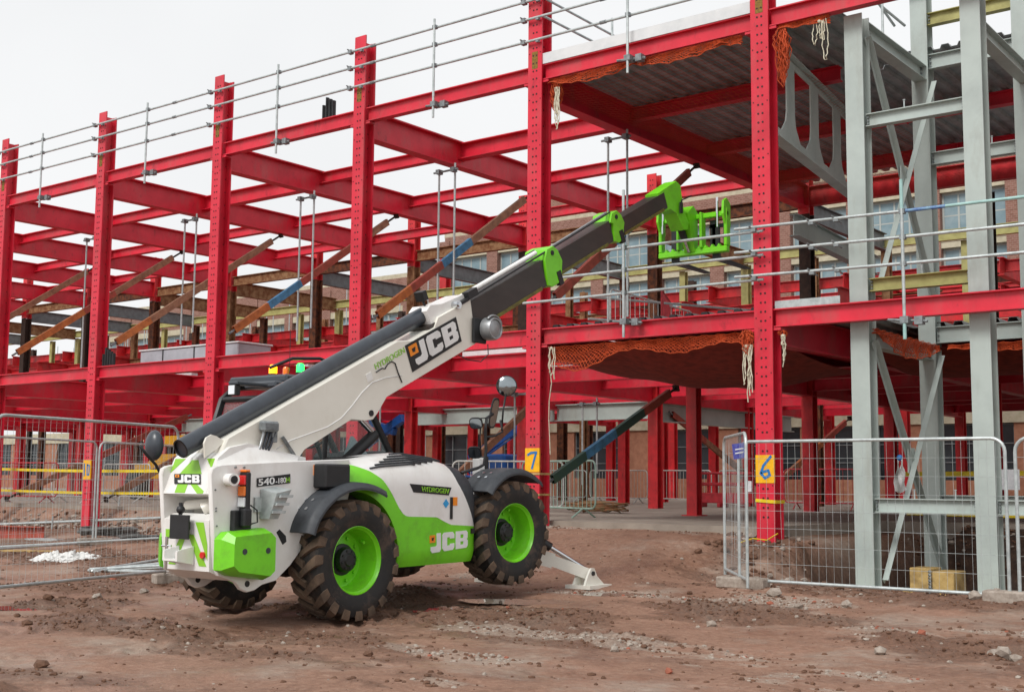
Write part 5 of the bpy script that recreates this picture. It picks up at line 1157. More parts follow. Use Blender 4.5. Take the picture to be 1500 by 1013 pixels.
# hydraulic hoses climbing from the body into the boom
q = U(392, 625, 'x', -1.1)
mb = MB(); mb.bbox((-1.15, q.y - .09, q.z - .05), (-1.05, q.y + .13, q.z + .06), .02); mb.bbox((-1.13, q.y + .06, q.z - .16), (-1.08, q.y + .13, q.z + .02), .01); mb.build('hose_guide', 'galv_dark', T)
for k in range(4):
    mb = MB(); a = U(375 - k * 6 + 8, 625, 'x', -1.1); mb.path([(-1.09, q.y - .05 + k * .05, q.z - .03), (-1.1, q.y - .09 + k * .045, q.z - .2), (-1.12, q.y - .2 + k * .03, q.z - .45), (-1.14, q.y - .24 + k * .03, q.z - .55)], .016, 7); mb.build('hose', 'slate' if k else 'alu', T, smooth='all')
mb = MB(); a = U(414, 640, 'x', -1.12); b2 = U(437, 676, 'x', -1.12); mb.tube(a, b2, .02, 8); mb.build('hose_strut', 'galv_dark', T)
# lift ram under the boom
mb = MB(); mb.tube((-1.4, -7.9, 1.45), (-1.4, -7.05, 2.05), .07, 14); mb.build('lift_ram', 'black', T, smooth=40)
mb = MB(); mb.tube((-1.4, -7.05, 2.05), bp_(-1.4, -2.98, -.34), .04, 14); mb.build('ram_rod', 'chrome', T, smooth=40)
# boom logo
bl = [U(593, 506, 'x', -1.146), U(667.6, 464, 'x', -1.146), U(676, 499.5, 'x', -1.146), U(604, 545, 'x', -1.146)]
decal('logo_plate', 'decal_black', [[(0, 0), (1, 0), (1, 1), (0, 1)]], bl, (.005, 0, 0)); jcb(bl, (.01, 0, 0), 'decal_white', (.1, .1, .96, .88), (.04, .1, .19, .46))
hb_ = [U(548, 533, 'x', -1.146), U(591, 508, 'x', -1.146), U(593.5, 516, 'x', -1.146), U(550.5, 541, 'x', -1.146)]
txt2('HYDROGEN', 'lime_decal', hb_, (.005, 0, 0), .005)
q = U(541, 552, 'x', -1.146); mb = MB(); mb.obox(q, (.004, 0, 0), dB * .05, nB * .045); mb.build('inspection_plate', 'twhite', T)
# ---- boom head and quick-hitch carriage
bprism([(4.55, -.16), (4.55, .16), (5.22, .18), (5.32, .08), (5.24, -.3), (5.3, -.56), (5.22, -.66), (5.08, -.62), (4.98, -.3), (4.82, -.18)], -1.47, -1.23, .025).build('boom_head', 'lime', T, smooth=25)
mb = MB(); q = bp_(-1.19, 5.1, -.25); mb.path([q, q + Vector((.02, -.02, .12)), q + Vector((.03, .12, .18)), q + Vector((.03, .28, .25))], .012, 6); mb.obox(q, (.015, 0, 0), (0, .03, 0), (0, 0, .09)); mb.build('head_hose', 'black', T)
CYc = .42
def cbox(px0, py0, px1, py1, dy=.05, y=CYc, m='lime', name='carriage_bar', b=.012):
    a = U(px0, py0, 'y', y); c = U(px1, py1, 'y', y); mb = MB(); mb.bbox((min(a.x, c.x), y - dy, min(a.z, c.z)), (max(a.x, c.x), y + dy, max(a.z, c.z)), b); return mb.build(name, m, T, smooth=25)
xL, xR = U(966, 350, 'y', CYc).x, U(1066, 340, 'y', CYc).x; zB, zTp = 5.3, 6.02
def cb2(x0, x1, z0, z1, y0, y1, name='carriage_bar', m='lime'):
    mb = MB(); mb.bbox((x0, y0, z0), (x1, y1, z1), .015); return mb.build(name, m, T, smooth=25)
xm = -1.35
cb2(xL, xR, zB, zB + .1, CYc - .05, CYc + .07); cb2(xm + .1, xR, zTp - .12, zTp - .03, CYc - .03, CYc + .05); cb2(xL, xm - .1, zTp - .12, zTp - .03, CYc - .03, CYc + .05)
for x, s in ((xL, 1), (xR, -1)):
    x0, x1 = (x, x + .06) if s > 0 else (x - .06, x)
    cb2(x0, x1, zB + .1, zTp + .02, CYc - .04, CYc + .1, 'carriage_side_plate')
    mb = MB(); mb.prism([(CYc - .12, zTp - .1), (CYc - .1, zTp + .12), (CYc, zTp + .18), (CYc + .12, zTp + .1), (CYc + .12, zTp - .3), (CYc, zTp - .34)], 'x', x0 + .01, x0 + .05); mb.build('carriage_hook', 'lime', T, smooth=25)
    mb = MB(); mb.tube((x0 + .1 * s, CYc - .06, zTp - .3), (x0 + .1 * s, CYc - .06, zTp + .2), .02, 8); mb.build('locking_pin', 'chrome', T)
for x in (xm - .24, xm + .2): cb2(x, x + .045, zB + .1, zTp - .02, CYc - .1, CYc + .06, 'carriage_web')
mb = MB(); mb.prism([(CYc - .3, zTp - .05), (CYc - .1, zTp + .1), (CYc + .04, zTp), (CYc + .04, zB + .1), (CYc - .06, zB + .05)], 'x', xm - .1, xm + .1); mb.build('hitch_frame', 'lime', T, smooth=25)
mb = MB(); mb.tube((xm - .06, CYc - .42, zTp - .05), (xm - .03, CYc - .18, zB + .25), .06, 14); mb.build('tilt_ram', 'black', T, smooth=40)
mb = MB(); mb.tube((xm - .03, CYc - .18, zB + .25), (xm, CYc - .08, zB + .05), .03, 12); mb.build('tilt_rod', 'chrome', T, smooth=40)
mb = MB(); mb.box((xm + .32, CYc + .06, zB + .1), (xm + .42, CYc + .12, zTp - .15)); mb.box((xm + .3, CYc + .06, zTp - .28), (xR - .02, CYc + .11, zTp - .22)); mb.build('hose_bracket', 'black', T)
for k in range(9):
    if abs(k - 4) < 1: continue
    mb = MB(); x = xL + .15 + k * (xR - xL - .3) / 8; mb.prism([(x - .035, zB + .1), (x, zB + .15), (x + .035, zB + .1)], 'y', CYc - .04, CYc + .04); mb.build('bar_tooth', 'lime', T)
for x in (xL + .2, xR - .32):
    mb = MB(); mb.prism([(CYc + .06, zB - .1), (CYc + .06, zB + .5), (CYc + .11, zB + .5), (CYc + .13, zB - .04), (CYc + 1.2, zB - .08), (CYc + 1.2, zB - .1)], 'x', x, x + .12); mb.build('fork', 'black', T)
# ---- stabiliser legs
def stab(x0, x1, yf):
    fy, fz = -3.62, GZ(-.62, -3.62) + .0
    a0 = Vector((x0, -4.35, .62)); f0 = Vector((x1, fy, fz + .2)); d_ = (f0 - a0).normalized(); n_ = d_.cross(Vector((0, 0, 1))).normalized(); u_ = n_.cross(d_)
    mb = MB(); m_ = a0.lerp(f0, .55) + u_ * .02
    mb.obox((a0 + m_) / 2, (m_ - a0) / 2 * 1.02, n_ * .07, u_ * .1); mb.obox((m_ + f0) / 2, (f0 - m_) / 2 * 1.05, n_ * .062, u_ * .075); mb.build('stabiliser_arm', 'tw', T, smooth=25)
    mb = MB(); h = .24; w2 = .2
    mb.add([(f0.x - w2, fy - .2, fz), (f0.x + w2, fy - .2, fz), (f0.x + w2 * 1.1, fy + .3, fz), (f0.x - w2 * 1.1, fy + .3, fz), (f0.x - w2, fy - .2, fz + .05), (f0.x + w2, fy - .2, fz + .05), (f0.x + w2 * 1.1, fy + .3, fz + .05), (f0.x - w2 * 1.1, fy + .3, fz + .05)], [(3,2,1,0),(4,5,6,7),(0,1,5,4),(1,2,6,5),(2,3,7,6),(3,0,4,7)])
    for s in (-1, 1): mb.prism([(fy - .17, fz + .05), (fy - .08, fz + .2), (fy - .02, fz + .27), (fy + .05, fz + .27), (fy + .12, fz + .16), (fy + .28, fz + .05)], 'x', f0.x + s * .09 - .015, f0.x + s * .09 + .015)
    mb.build('stabiliser_foot', 'tw', T, smooth=25)
    mb = MB(); mb.tube((f0.x - .12, fy + .01, fz + .2), (f0.x + .125, fy + .01, fz + .2), .03, 12); mb.build('foot_pin', 'black', T)
    c0 = Vector((x0 + .05, -4.5, 1.0)); c1 = f0 + Vector((0, .0, .05)); cm = c0.lerp(c1, .55)
    mb = MB(); mb.tube(c0, cm, .06, 14); mb.build('stabiliser_ram', 'black', T, smooth=40); mb = MB(); mb.tube(cm, c1, .032, 12); mb.build('ram_rod', 'chrome', T, smooth=40)
stab(-1.45, -.72, 0); stab(-2.2, -2.3, 0)
# ---- mirrors at the front right
def mirror(c, w_, h_, nrm_, m='black', dep=.06):
    c = Vector(c); nv_ = Vector(nrm_).normalized(); u_ = nv_.cross(Vector((0, 0, 1))).normalized(); v_ = u_.cross(nv_); mb = MB(); N = 20
    ring = lambda k_, off: [c - nv_ * off + u_ * (w_ * k_ * abs(math.cos(t_)) ** .6 * (1 if math.cos(t_) > 0 else -1)) + v_ * (h_ * k_ * abs(math.sin(t_)) ** .6 * (1 if math.sin(t_) > 0 else -1)) for t_ in [2 * math.pi * k / N for k in range(N)]]
    vs = ring(1, 0) + ring(1, dep * .4) + ring(.6, dep); fs = [tuple(range(N)), tuple(range(2 * N, 3 * N))[::-1]]
    for q in range(2): fs += [(q * N + k, q * N + (k + 1) % N, (q + 1) * N + (k + 1) % N, (q + 1) * N + k) for k in range(N)]
    mb.add(vs, fs); o = mb.build('mirror_housing', m, T, smooth=35)
    mb = MB(); mb.add([p + nv_ * .003 for p in ring(.88, 0)] + [p + nv_ * .0005 for p in ring(.88, 0)], [tuple(range(N)), tuple(range(N, 2 * N))]); mb.build('mirror_glass', 'mirror_glass', T)
mx_ = -.95
toc = Vector((.5, -.85, .02))
q = U(742, 565, 'x', mx_); qc = Vector(q); nvv = Vector((.62, -.78, -.02)).normalized()
mb = MB(); mb.lathe([(0, .03), (.05, .028), (.1, .02), (.125, .004)], q, nvv, 28); mb.build('round_mirror_glass', 'mirror_glass', T, smooth='all')
mb = MB(); mb.lathe([(.125, .006), (.135, .004), (.135, -.02), (.11, -.05), (0, -.06)], q, nvv, 28); mb.build('round_mirror_housing', 'black', T, smooth=40)
mirror(U(724, 605, 'x', mx_), .055, .2, (.93, -.3, -.3)); mirror(U(697, 620, 'x', mx_), .085, .075, (.35, -.85, -.45)); mirror(U(695, 663, 'x', mx_), .085, .08, (.35, -.85, -.5))
pole = [U(a, b_, 'x', mx_) for a, b_ in ((676, 692), (700, 685), (709, 680), (712, 660), (711, 630), (713, 612), (722, 606))]
mb = MB(); mb.path(pole, .02, 8); mb.path([U(a, b_, 'x', mx_) for a, b_ in ((735, 630), (737, 600), (741, 578))], .012, 8); mb.path([U(a, b_, 'x', mx_) for a, b_ in ((712, 640), (725, 638), (736, 632), (733, 615))], .014, 8); mb.path([U(a, b_, 'x', mx_) for a, b_ in ((712, 612), (705, 612), (703, 640), (705, 668))], .01, 6); mb.path([U(a, b_, 'x', mx_) for a, b_ in ((742, 578), (752, 570), (757, 566), (750, 560))], .01, 6); mb.build('mirror_arm', 'black', T, smooth='all')
a = U(703, 693, 'x', mx_ - .3); mb = MB(); mb.bbox((a.x - .06, a.y - .1, a.z - .3), (a.x + .06, a.y + .04, a.z + .2), .02); mb.build('front_post', 'twhite', T); mb = MB(); mb.bbox((a.x - .05, a.y + .041, a.z - .3), (a.x + .07, a.y + .1, a.z + .22), .02); mb.build('front_post_cover', 'black', T)
# ---- rear left mirror on its stalk
qq = U(226, 652, 'x', -2.62); mb = MB()
mb.ball(qq, .17, 14, 10, (.75, .5, 1.0)); mb.build('mirror_housing', 'slate', T, smooth='all')
mb = MB(); mb.path([U(a_, b_, 'x', -2.5) for a_, b_ in ((205, 652), (214, 665), (228, 680), (236, 695), (239, 725), (245, 745))], .016, 8); mb.build('mirror_arm', 'black', T, smooth='all')
# ================= mesh fence panels =================
def fence(p0, p1, z0, z1, label, n=None):
    p0 = Vector((*p0, 0)); p1 = Vector((*p1, 0)); d = p1 - p0; L_ = d.length; d.normalize(); t = thing('mesh_fence', (p0.x, p0.y, z0), label, 'fence')
    P = lambda s, z: (p0.x + d.x * s, p0.y + d.y * s, z)
    rc = .16; out = [P(0, z0 - .1)] + [P(0, z0 + (z1 - z0 - rc) * k / 3) for k in range(4)]
    out += [P(rc - rc * math.cos(a), z1 - rc + rc * math.sin(a)) for a in [math.pi / 2 * k / 5 for k in range(1, 6)]]
    out += [P(L_ - rc + rc * math.sin(a), z1 - rc + rc * math.cos(a)) for a in [math.pi / 2 * k / 5 for k in range(0, 6)]] + [P(L_, z0 + (z1 - z0 - rc) * k / 3) for k in (2, 1, 0)] + [P(L_, z0 - .1)]
    mb = MB(); mb.path(out, .021, 8); mb.tube(P(0, z0), P(L_, z0), .021, 8); mb.build('frame', 'galv', t, smooth=40)
    mb = MB(); n = int(L_ / .1)
    for k in range(1, n):
        s = L_ * k / n; zt_ = z1 if rc < s < L_ - rc else z1 - .05
        wob = [random.gauss(0, .004) for _ in range(5)]; mb.path([Vector(P(s + wob[q_] * (0 < q_ < 4), z0 + (zt_ - z0) * q_ / 4)) + Vector((-d.y, d.x, 0)) * random.gauss(0, .006) * (0 < q_ < 4) for q_ in range(5)], .0019, 4)
    for k in range(1, 8):
        z = z0 + (z1 - z0) * k / 8; mb.path([P(0, z), P(L_, z)], .0022, 4)
    mb.build('wire_mesh', 'galv', t, kind='stuff'); return t
def foot(x, y, rz, label):
    z = GZ(x, y); mb = MB(); mb.bbox((-.34, -.12, -.02), (.34, .12, .13), .02)
    for s in (-.2, .2): mb.tube((s, 0, .12), (s, 0, .15), .035, 8)
    me_ = mb.mesh('ballast_block'); me_.materials.append(MATS['stone_grey']); o = bpy.data.objects.new('ballast_block', me_); COL.objects.link(o); o.location = (x, y, z); o.rotation_euler = (0, 0, rz); tag(o, label, 'fence foot')
FY = -2.75
fence((1.13, FY), (4.56, FY), .26, 2.06, 'galvanised mesh fence panel standing in front of the pale grey columns')
fence((1.5, -3.25), (.3, -1.6), .3, 2.16, 'narrow mesh fence panel set end on beside the column marked 6')
fence((4.68, FY - .02), (8.1, FY - .02), .26, 2.06, 'mesh fence panel continuing past the pale grey columns')
fence((-4.95, -9.8), (-5.88, -6.45), .22, 2.25, 'mesh fence panel behind the telehandler rear lamp')
fence((-12.3, -5.9), (-13.45, -2.7), .22, 2.25, 'mesh fence panel with a cloth lying at its foot, near end of the run')
fence((-13.5, -2.6), (-14.7, .6), .25, 2.25, 'mesh fence panel joining the run at the column marked 10')
foot(1.2, FY - .05, 0, 'grey block foot at the corner of two fence panels'); foot(4.62, FY, 0, 'grey block foot where the fence continues past the grey columns')
foot(-5.85, -6.4, 1.2, 'grey block foot behind the telehandler'); foot(-13.45, -2.65, 1.2, 'grey block foot between the far fence panels')
def sign(px, py, y, w_, h_, m, label, tilt=0):
    q = U(px, py, 'y', y); mb = MB(); mb.obox(q, (w_ / 2, 0, tilt * w_ / 2), (0, .004, 0), (-tilt * h_ / 2, 0, h_ / 2)); return mb.build('sign', m, label=label, cat='sign')
mat('sign_blue', '3c3a8c', .5, col2='5a62a8', scale=20); mat('sign_white', 'd6d6d8', .5, col2='c0c0c6', scale=20)
s_ = sign(1083, 660, -2.77, .19, .2, 'sign_blue', 'small blue sign tied to the fence corner', .12)
q = U(1083, 660, 'y', -2.776); mb = MB()
for k in range(2): mb.obox(q + Vector((0, -.002, .025 - k * .05)), (.06, 0, .008), (0, .001, 0), (0, 0, .008))
mb.build('print_line', 'sign_white', s_)
sign(1097, 712, -2.0, .08, .15, 'sign_white', 'small white notice tied inside the fence corner')
sign(1480, 702, 4.0, .3, .34, 'sign_white', 'white notice hung behind the pale grey columns')
# ================= crowd barriers =================
mat('barrier_white', 'c9c9c4', .45, metal=.3, col2='a9aba8', scale=8); mat('barrier_red', 'b52a34', .5, col2='942028', scale=8); mat('barrier_green', '9db5a8', .45, metal=.3, col2='829a8e', scale=8)
def barrier(p0, ang, m, label, L_=2.3, h=1.1, z0=SLAB, group=None):
    d = Vector((math.cos(ang), math.sin(ang), 0)); p0 = Vector((*p0, z0)); t = thing('crowd_barrier', p0, label, 'barrier', group); P = lambda s, z: p0 + d * s + Vector((0, 0, z)); rc = .12
    a0, a1, b0, b1 = .0, L_, .18, h
    loop = []
    for (cx, cz, st) in ((a1 - rc, b1 - rc, 0), (a0 + rc, b1 - rc, 1), (a0 + rc, b0 + rc, 2), (a1 - rc, b0 + rc, 3)):
        loop += [P(cx + rc * math.cos(math.pi / 2 * (st + k / 4)), cz + rc * math.sin(math.pi / 2 * (st + k / 4))) for k in range(5)]
    mb = MB(); mb.path(loop, .019, 8, closed=True); mb.build('frame', m, t, smooth=40)
    for k in range(1, 18):
        mb = MB() if k == 1 else mb; mb.path([P(L_ * k / 18, b0), P(L_ * k / 18, b1)], .0075, 5)
    mb.build('bars', m, t, kind='stuff')
    nn = Vector((-d.y, d.x, 0))
    for s in (.35, L_ - .35):
        mb = MB(); mb.path([P(s, b0) , P(s, b0 - .02) + nn * .05, P(s, .0) + nn * .3], .018, 6); mb.path([P(s, b0), P(s, b0 - .02) - nn * .05, P(s, 0) - nn * .3], .018, 6); mb.build('leg', m, t)
    return t
WB = 'white crowd barrier on the ground floor slab beyond the open bay'
barrier((-15.35, 18.0), 0, 'barrier_white', WB, group='white barriers beyond the open bay'); barrier((-12.95, 18.0), 0, 'barrier_white', WB, group='white barriers beyond the open bay')
barrier((-17.8, 18.0), 0, 'barrier_white', WB, group='white barriers beyond the open bay'); barrier((-6.5, 14.6), .1, 'barrier_red', 'red crowd barrier at the end of the solid red plastic one'); barrier((-10.5, 18.2), 0, 'barrier_white', WB, group='white barriers beyond the open bay')
barrier((-4.55, 2.3), R(165), 'barrier_green', 'pale green crowd barrier with splayed feet just behind the column marked 7')
barrier((-7.9, 2.0), R(30), 'barrier_white', 'grey crowd barrier behind the telehandler front wheel')
for k, (px, an, m, lb) in enumerate(((75, .0, 'barrier_white', 'white crowd barrier beside the column marked 10'), (-10, .3, 'barrier_red', 'red crowd barrier next to the white one by the column marked 10'), (150, 0, 'barrier_white', 'white crowd barrier in front of the yellow machine'), (232, .2, 'barrier_red', 'red crowd barrier behind the telehandler rear hood'))):
    q = U(px, 735, 'z', SLAB); q = U(px, 735 + (0 if q.y < 8 else 2), 'z', SLAB); barrier((q.x, q.y), an, m, lb, 2.2)
barrier((-4.2, 4.2), R(115), 'barrier_red', 'red mesh barrier on the first floor deck', 2.2, 1.15, Z1 + .08); barrier((-4.65, 2.97), R(95.3), 'barrier_white', 'white crowd barrier on the first floor deck', 3.92, 1.05, Z1 + .08)
t = thing('plastic_barrier', (-9, 15, SLAB), 'solid red plastic barrier with feet in front of the brick piers', 'barrier')
mb = MB(); mb.bbox((-9.6, 14.9, SLAB + .12), (-7.6, 14.98, SLAB + .42), .02); mb.bbox((-9.6, 14.9, SLAB + .62), (-7.6, 14.98, SLAB + .72), .02); mb.bbox((-9.6, 14.9, SLAB + .95), (-7.6, 14.98, SLAB + 1.02), .02)
for k in range(9): mb.bbox((-9.6 + k * .245, 14.91, SLAB + .4), (-9.56 + k * .245, 14.97, SLAB + .96), .01)
mb.build('panel', 'barrier_red', t)
for x in (-9.3, -8.6, -7.95): mb = MB(); mb.bbox((x - .05, 14.65, SLAB), (x + .05, 15.2, SLAB + .13), .02); mb.build('foot', 'barrier_red', t)
# ================= tapes =================
def tape(a, b_, h, m, label, sag=.05):
    mb = MB(); a = Vector(a); b_ = Vector(b_); N = 14
    f = lambda u, v, o: (lambda p: (p.x, p.y + o, p.z - sag * math.sin(math.pi * u) + h * (v - .5)))(a.lerp(b_, u))
    mb.grid(lambda u, v: f(u, v, 0), N, 1); mb.grid(lambda u, v: f(u, v, .004), N, 1); mb.build('barrier_tape', m, label=label, cat='tape')
tape((-25, .75, 1.78), (-13.4, .8, 1.72), .07, 'tape', 'upper yellow tape strung past the column marked 10'); tape((-25, .75, 1.2), (-13.4, .8, 1.2), .06, 'tape', 'lower yellow tape strung past the column marked 10')
tape((.1, 6.1, 1.72), (7, 6.1, 1.85), .09, 'tape', 'upper yellow tape behind the pale grey columns', .02); tape((.1, 6.1, .98), (7, 6.1, 1.0), .08, 'tape', 'lower yellow tape behind the pale grey columns', .02)
def strap(x, z, w_, m, label, tilt=.02):
    mb = MB(); mb.add([(x - .008, -.016, z), (x + .325, -.016, z - tilt), (x + .325, -.016, z - tilt + w_), (x - .008, -.016, z + w_), (x - .008, -.012, z), (x + .325, -.012, z - tilt), (x + .325, -.012, z - tilt + w_), (x - .008, -.012, z + w_)], [(0,1,2,3),(4,5,6,7),(0,1,5,4),(1,2,6,5),(2,3,7,6),(3,0,4,7)]); mb.box((x + .326, -.012, z - tilt), (x + .33, .31, z - tilt + w_)); mb.build('ratchet_strap', m, label=label, cat='strap')
strap(0, U(1124, 733, 'y', 0).z - .02, .05, 'tape', 'yellow strap round the column marked 6'); strap(-4.5, U(780, 695, 'y', 0).z, .035, 'ply', 'upper tan strap round the column marked 7', 0); strap(-4.5, U(780, 727, 'y', 0).z, .035, 'ply', 'lower tan strap round the column marked 7', -.02)
mb = MB(); q = U(1112, 790, 'y', -.9); mb.path([(q.x + .3, q.y, q.z + .1), (q.x + .15, q.y - .05, q.z - .0), (q.x - .05, q.y - .1, q.z + .02), (q.x - .25, q.y - .15, q.z - .05)], .022, 6, flat=.4); mb.build('loose_strap', 'tape', label='loose yellow strap hanging by the fence corner', cat='strap')
# ================= things lying on the left =================
def coil(c, r, n, tr, m, label, name='hose_coil', seed=1):
    rr = random.Random(seed); mb = MB(); N = 26
    P = []
    for k in range(N * n): 
        a = 2 * math.pi * k / N; q = r * (1 + .1 * math.sin(k * .21) + .04 * math.sin(k * 1.3)); P.append((c[0] + q * math.cos(a), c[1] + q * .9 * math.sin(a), c[2] + tr + (k / N) * tr * 1.0 + .015 * math.sin(k * .7)))
    mb.path(P, tr, 6); mb.build(name, m, smooth='all', label=label, cat='hose')
mat('hose_grey', '4c4d4c', .6, col2='626260', scale=12)
q = U(160, 795, 'z', .12); coil((q.x, q.y, GZ(q.x, q.y)), .62, 5, .03, 'hose_grey', 'coiled dark grey hose lying on the ground by the fence', seed=2)
q = U(205, 800, 'z', .12); coil((q.x, q.y, GZ(q.x, q.y)), .4, 3, .025, 'hose_grey', 'smaller grey hose coil lying beside the bigger one', seed=5)
mat('cable_brown', '8a5a3a', .7, col2='6a6a4a', scale=10)
rr = random.Random(3); mb = MB()
for k in range(16):
    ox, oy, r0, ph, tz = rr.gauss(0, .12), rr.gauss(0, .1), rr.uniform(.35, .72), rr.random() * 6, .02 + k * .012
    mb.path([(-6.9 + ox + r0 * math.cos(a) * (1 + .12 * math.sin(2 * a + ph)), 5.9 + oy + r0 * .8 * math.sin(a), SLAB + tz + .03 * (1 + math.sin(a * 2 + ph))) for a in [2 * math.pi * j / 22 for j in range(22)]], .014, 5, closed=True)
mb.build('cable_coil', 'cable_brown', smooth='all', label='heap of brown cable coiled on the floor slab', cat='cable')
q = U(112, 815, 'z', .15); gz = GZ(q.x, q.y); mb = MB()
def crump(u, v):
    x = q.x + (u - .5) * 1.15 + (v - .5) * .3; y = q.y + (v - .5) * .8 + (u - .5) * .3; e = (math.sin(math.pi * u) * math.sin(math.pi * v)) ** .3
    r1 = 1 - abs(float(fbm(u * 5 + 3, v * 4, 3, 91))) * 4; r2 = 1 - abs(float(fbm(u * 13, v * 11 + 2, 2, 92))) * 4
    return (x + .05 * r2, y + .04 * r1, gz - .03 + e * (.06 + .15 * max(0, r1) ** 2 * (.5 + .5 * math.sin(u * 5 + 1)) + .05 * max(0, r2)))
mb.grid(crump, 60, 44)
mb.build('plastic_sheet', 'cloth_white', smooth=30, label='crumpled white plastic sheet lying on the ground by the fence', cat='sheet')
t = thing('steel_tray', (-18.5, -.6, .3), 'rust red steel channel lying on the ground under the fence run', 'steel channel')
a = U(-40, 778, 'z', .3); b2 = U(65, 781, 'z', .3); mb = MB(); mb.chan(a, b2, .3, .12, .02, (0, 0, 1)); mb.build('channel', 'prop_red', t)
mb = MB(); mb.obox(Vector(b2) + Vector((.6, -.3, -.1)), (.45, .1, 0), (-.03, .18, 0), (0, 0, .02)); mb.build('flat_bar', 'galv', label='short flat grey metal sheet lying beside the rust red channel', cat='metal sheet')
for k in range(7):
    a = U(142 - k * 2, 832 - k * .5, 'z', .12); b2 = U(262, 821 + k * 2.6, 'z', .12); a = Vector(a); b2 = Vector(b2); a.z = GZ(a.x, a.y) + .03 + .02 * (k % 2); b2.z = GZ(b2.x, b2.y) + .04 + .02 * (k % 2)
    mb = MB(); mb.tube(a, b2, .024, 8); mb.build('scaffold_tube', 'galv', label='galvanised scaffold tube lying on the ground behind the telehandler', cat='tube', group='tubes on the ground')
for k, (a, b2, r_) in enumerate((((0, 792), (232, 790), .024), ((-10, 771), (235, 778), .03))):
    a = Vector(U(*a, 'z', .28)); b2 = Vector(U(*b2, 'z', .28)); a.z = GZ(a.x, a.y) + .05; b2.z = GZ(b2.x, b2.y) + .05; mb = MB(); mb.tube(a, b2, r_, 8); mb.build('ground_pipe', 'galv', label=('thin galvanised pipe lying along the ground by the hose coil', 'thicker grey pipe lying along the foot of the bank')[k], cat='pipe')
for px, py, h in ((142, 770, .32), (173, 768, .3), (76, 772, .3)):
    q = U(px, py, 'z', .35); mb = MB(); mb.tube((q.x, q.y, GZ(q.x, q.y) - .05), (q.x + .02, q.y, GZ(q.x, q.y) + h), .022, 8); mb.build('ground_stake', 'galv', label='short metal stake driven into the ground at the slab edge', cat='stake', group='stakes at the slab edge')
mb = MB(); q = U(45, 805, 'z', .15); mb.obox((q.x, q.y, GZ(q.x, q.y) + .02), (.9, .5, 0), (-.05, .09, 0), (0, 0, .02)); mb.build('timber_plank', 'ply', label='timber plank lying on the ground by the fence', cat='plank')
# ================= other machines =================
mat('mach_yellow', 'e0a80c', .4, col2='c8920a', scale=3, coat=.2); mat('mach_blue', '1560b4', .4, col2='104e94', scale=3, coat=.2)
def small_wheel(par, x, y, z, r, w_, ang=0):
    mb = MB(); ax = Vector((math.cos(ang), math.sin(ang), 0)); mb.lathe([(r * .55, -w_ / 2), (r * .9, -w_ / 2), (r, -w_ * .3), (r, w_ * .3), (r * .9, w_ / 2), (r * .55, w_ / 2)], (x, y, z), ax, 24)
    o = mb.build('wheel', 'tyre_side', par, smooth=40); mb = MB(); mb.lathe([(r * .56, w_ * .4), (r * .5, w_ * .2), (r * .2, w_ * .2), (0, w_ * .3)], (x, y, z), ax, 20); mb.lathe([(r * .56, -w_ * .4), (r * .5, -w_ * .2), (r * .2, -w_ * .2), (0, -w_ * .3)], (x, y, z), ax, 20); mb.build('rim', 'oldgrey', o, smooth=40)
yx, yy_ = -26.5, 8.4
t = thing('site_dumper', (yx, yy_, SLAB), 'yellow site machine with black tyres parked behind the barriers', 'machine')
mb = MB(); mb.prism([(yx - .4, SLAB + .7), (yx + 1.9, SLAB + .7), (yx + 2.2, SLAB + 1.1), (yx + 2.0, SLAB + 1.5), (yx + .6, SLAB + 1.5), (yx + .3, SLAB + 1.2), (yx - .4, SLAB + 1.2)], 'y', yy_ - .6, yy_ + .6); mb.build('body', 'mach_yellow', t, smooth=25)
mb = MB(); mb.prism([(yx + .9, SLAB + 1.75), (yx + 4.2, SLAB + 1.9), (yx + 4.2, SLAB + 2.15), (yx + .9, SLAB + 2.1)], 'y', yy_ - .4, yy_ + .4); mb.build('boom', 'mach_yellow', t)
mb = MB(); mb.box((yx + .9, yy_ - .3, SLAB + 1.5), (yx + 1.15, yy_ + .3, SLAB + 1.8)); mb.build('mast', 'black', t); mb = MB(); mb.box((yx + 2.0, yy_ - .5, SLAB + .8), (yx + 3.4, yy_ + .5, SLAB + 1.9)); mb.build('engine_box', 'black', t)
for x in (yx, yx + 2.4):
    for y in (yy_ - .75, yy_ + .75): small_wheel(t, x, y, SLAB + .5, .5, .35, math.pi / 2)
def boomlift(x, y, label, s=1.):
    t = thing('boom_lift', (x, y, SLAB), label, 'boom lift')
    mb = MB(); mb.bbox((x - 1.1, y - .8, SLAB + .45), (x + 1.1, y + .8, SLAB + .9), .05); mb.bbox((x - .9, y - .7, SLAB + .92), (x + .7, y + .7, SLAB + 1.6), .06); mb.build('body', 'mach_blue', t)
    mb = MB(); mb.obox((x + .2, y, SLAB + 2.2), (1.5, 0, .75), (0, .13, 0), (-.06, 0, .13)); mb.obox((x - .1, y, SLAB + 2.9), (1.4, 0, -.45), (0, .11, 0), (.04, 0, .11)); mb.build('arm', 'mach_blue', t)
    mb = MB(); mb.tube((x - .6, y, SLAB + 1.6), (x + .4, y, SLAB + 2.15), .06, 8); mb.build('ram', 'chrome', t)
    mb = MB(); mb.box((x - .35, y - .805 , SLAB + 1.2), (x - .05, y - .702, SLAB + 1.45)); mb.build('label_plate', 'sign_white', t)
    for dx in (-.8, .8):
        for dy in (-.85, .85): small_wheel(t, x + dx, y + dy, SLAB + .42, .42, .3, math.pi / 2)
boomlift(-17.2, 15.4, 'blue boom lift parked behind the column marked 7'); boomlift(-23.5, 15.5, 'blue boom lift partly hidden behind the telehandler cab'); 
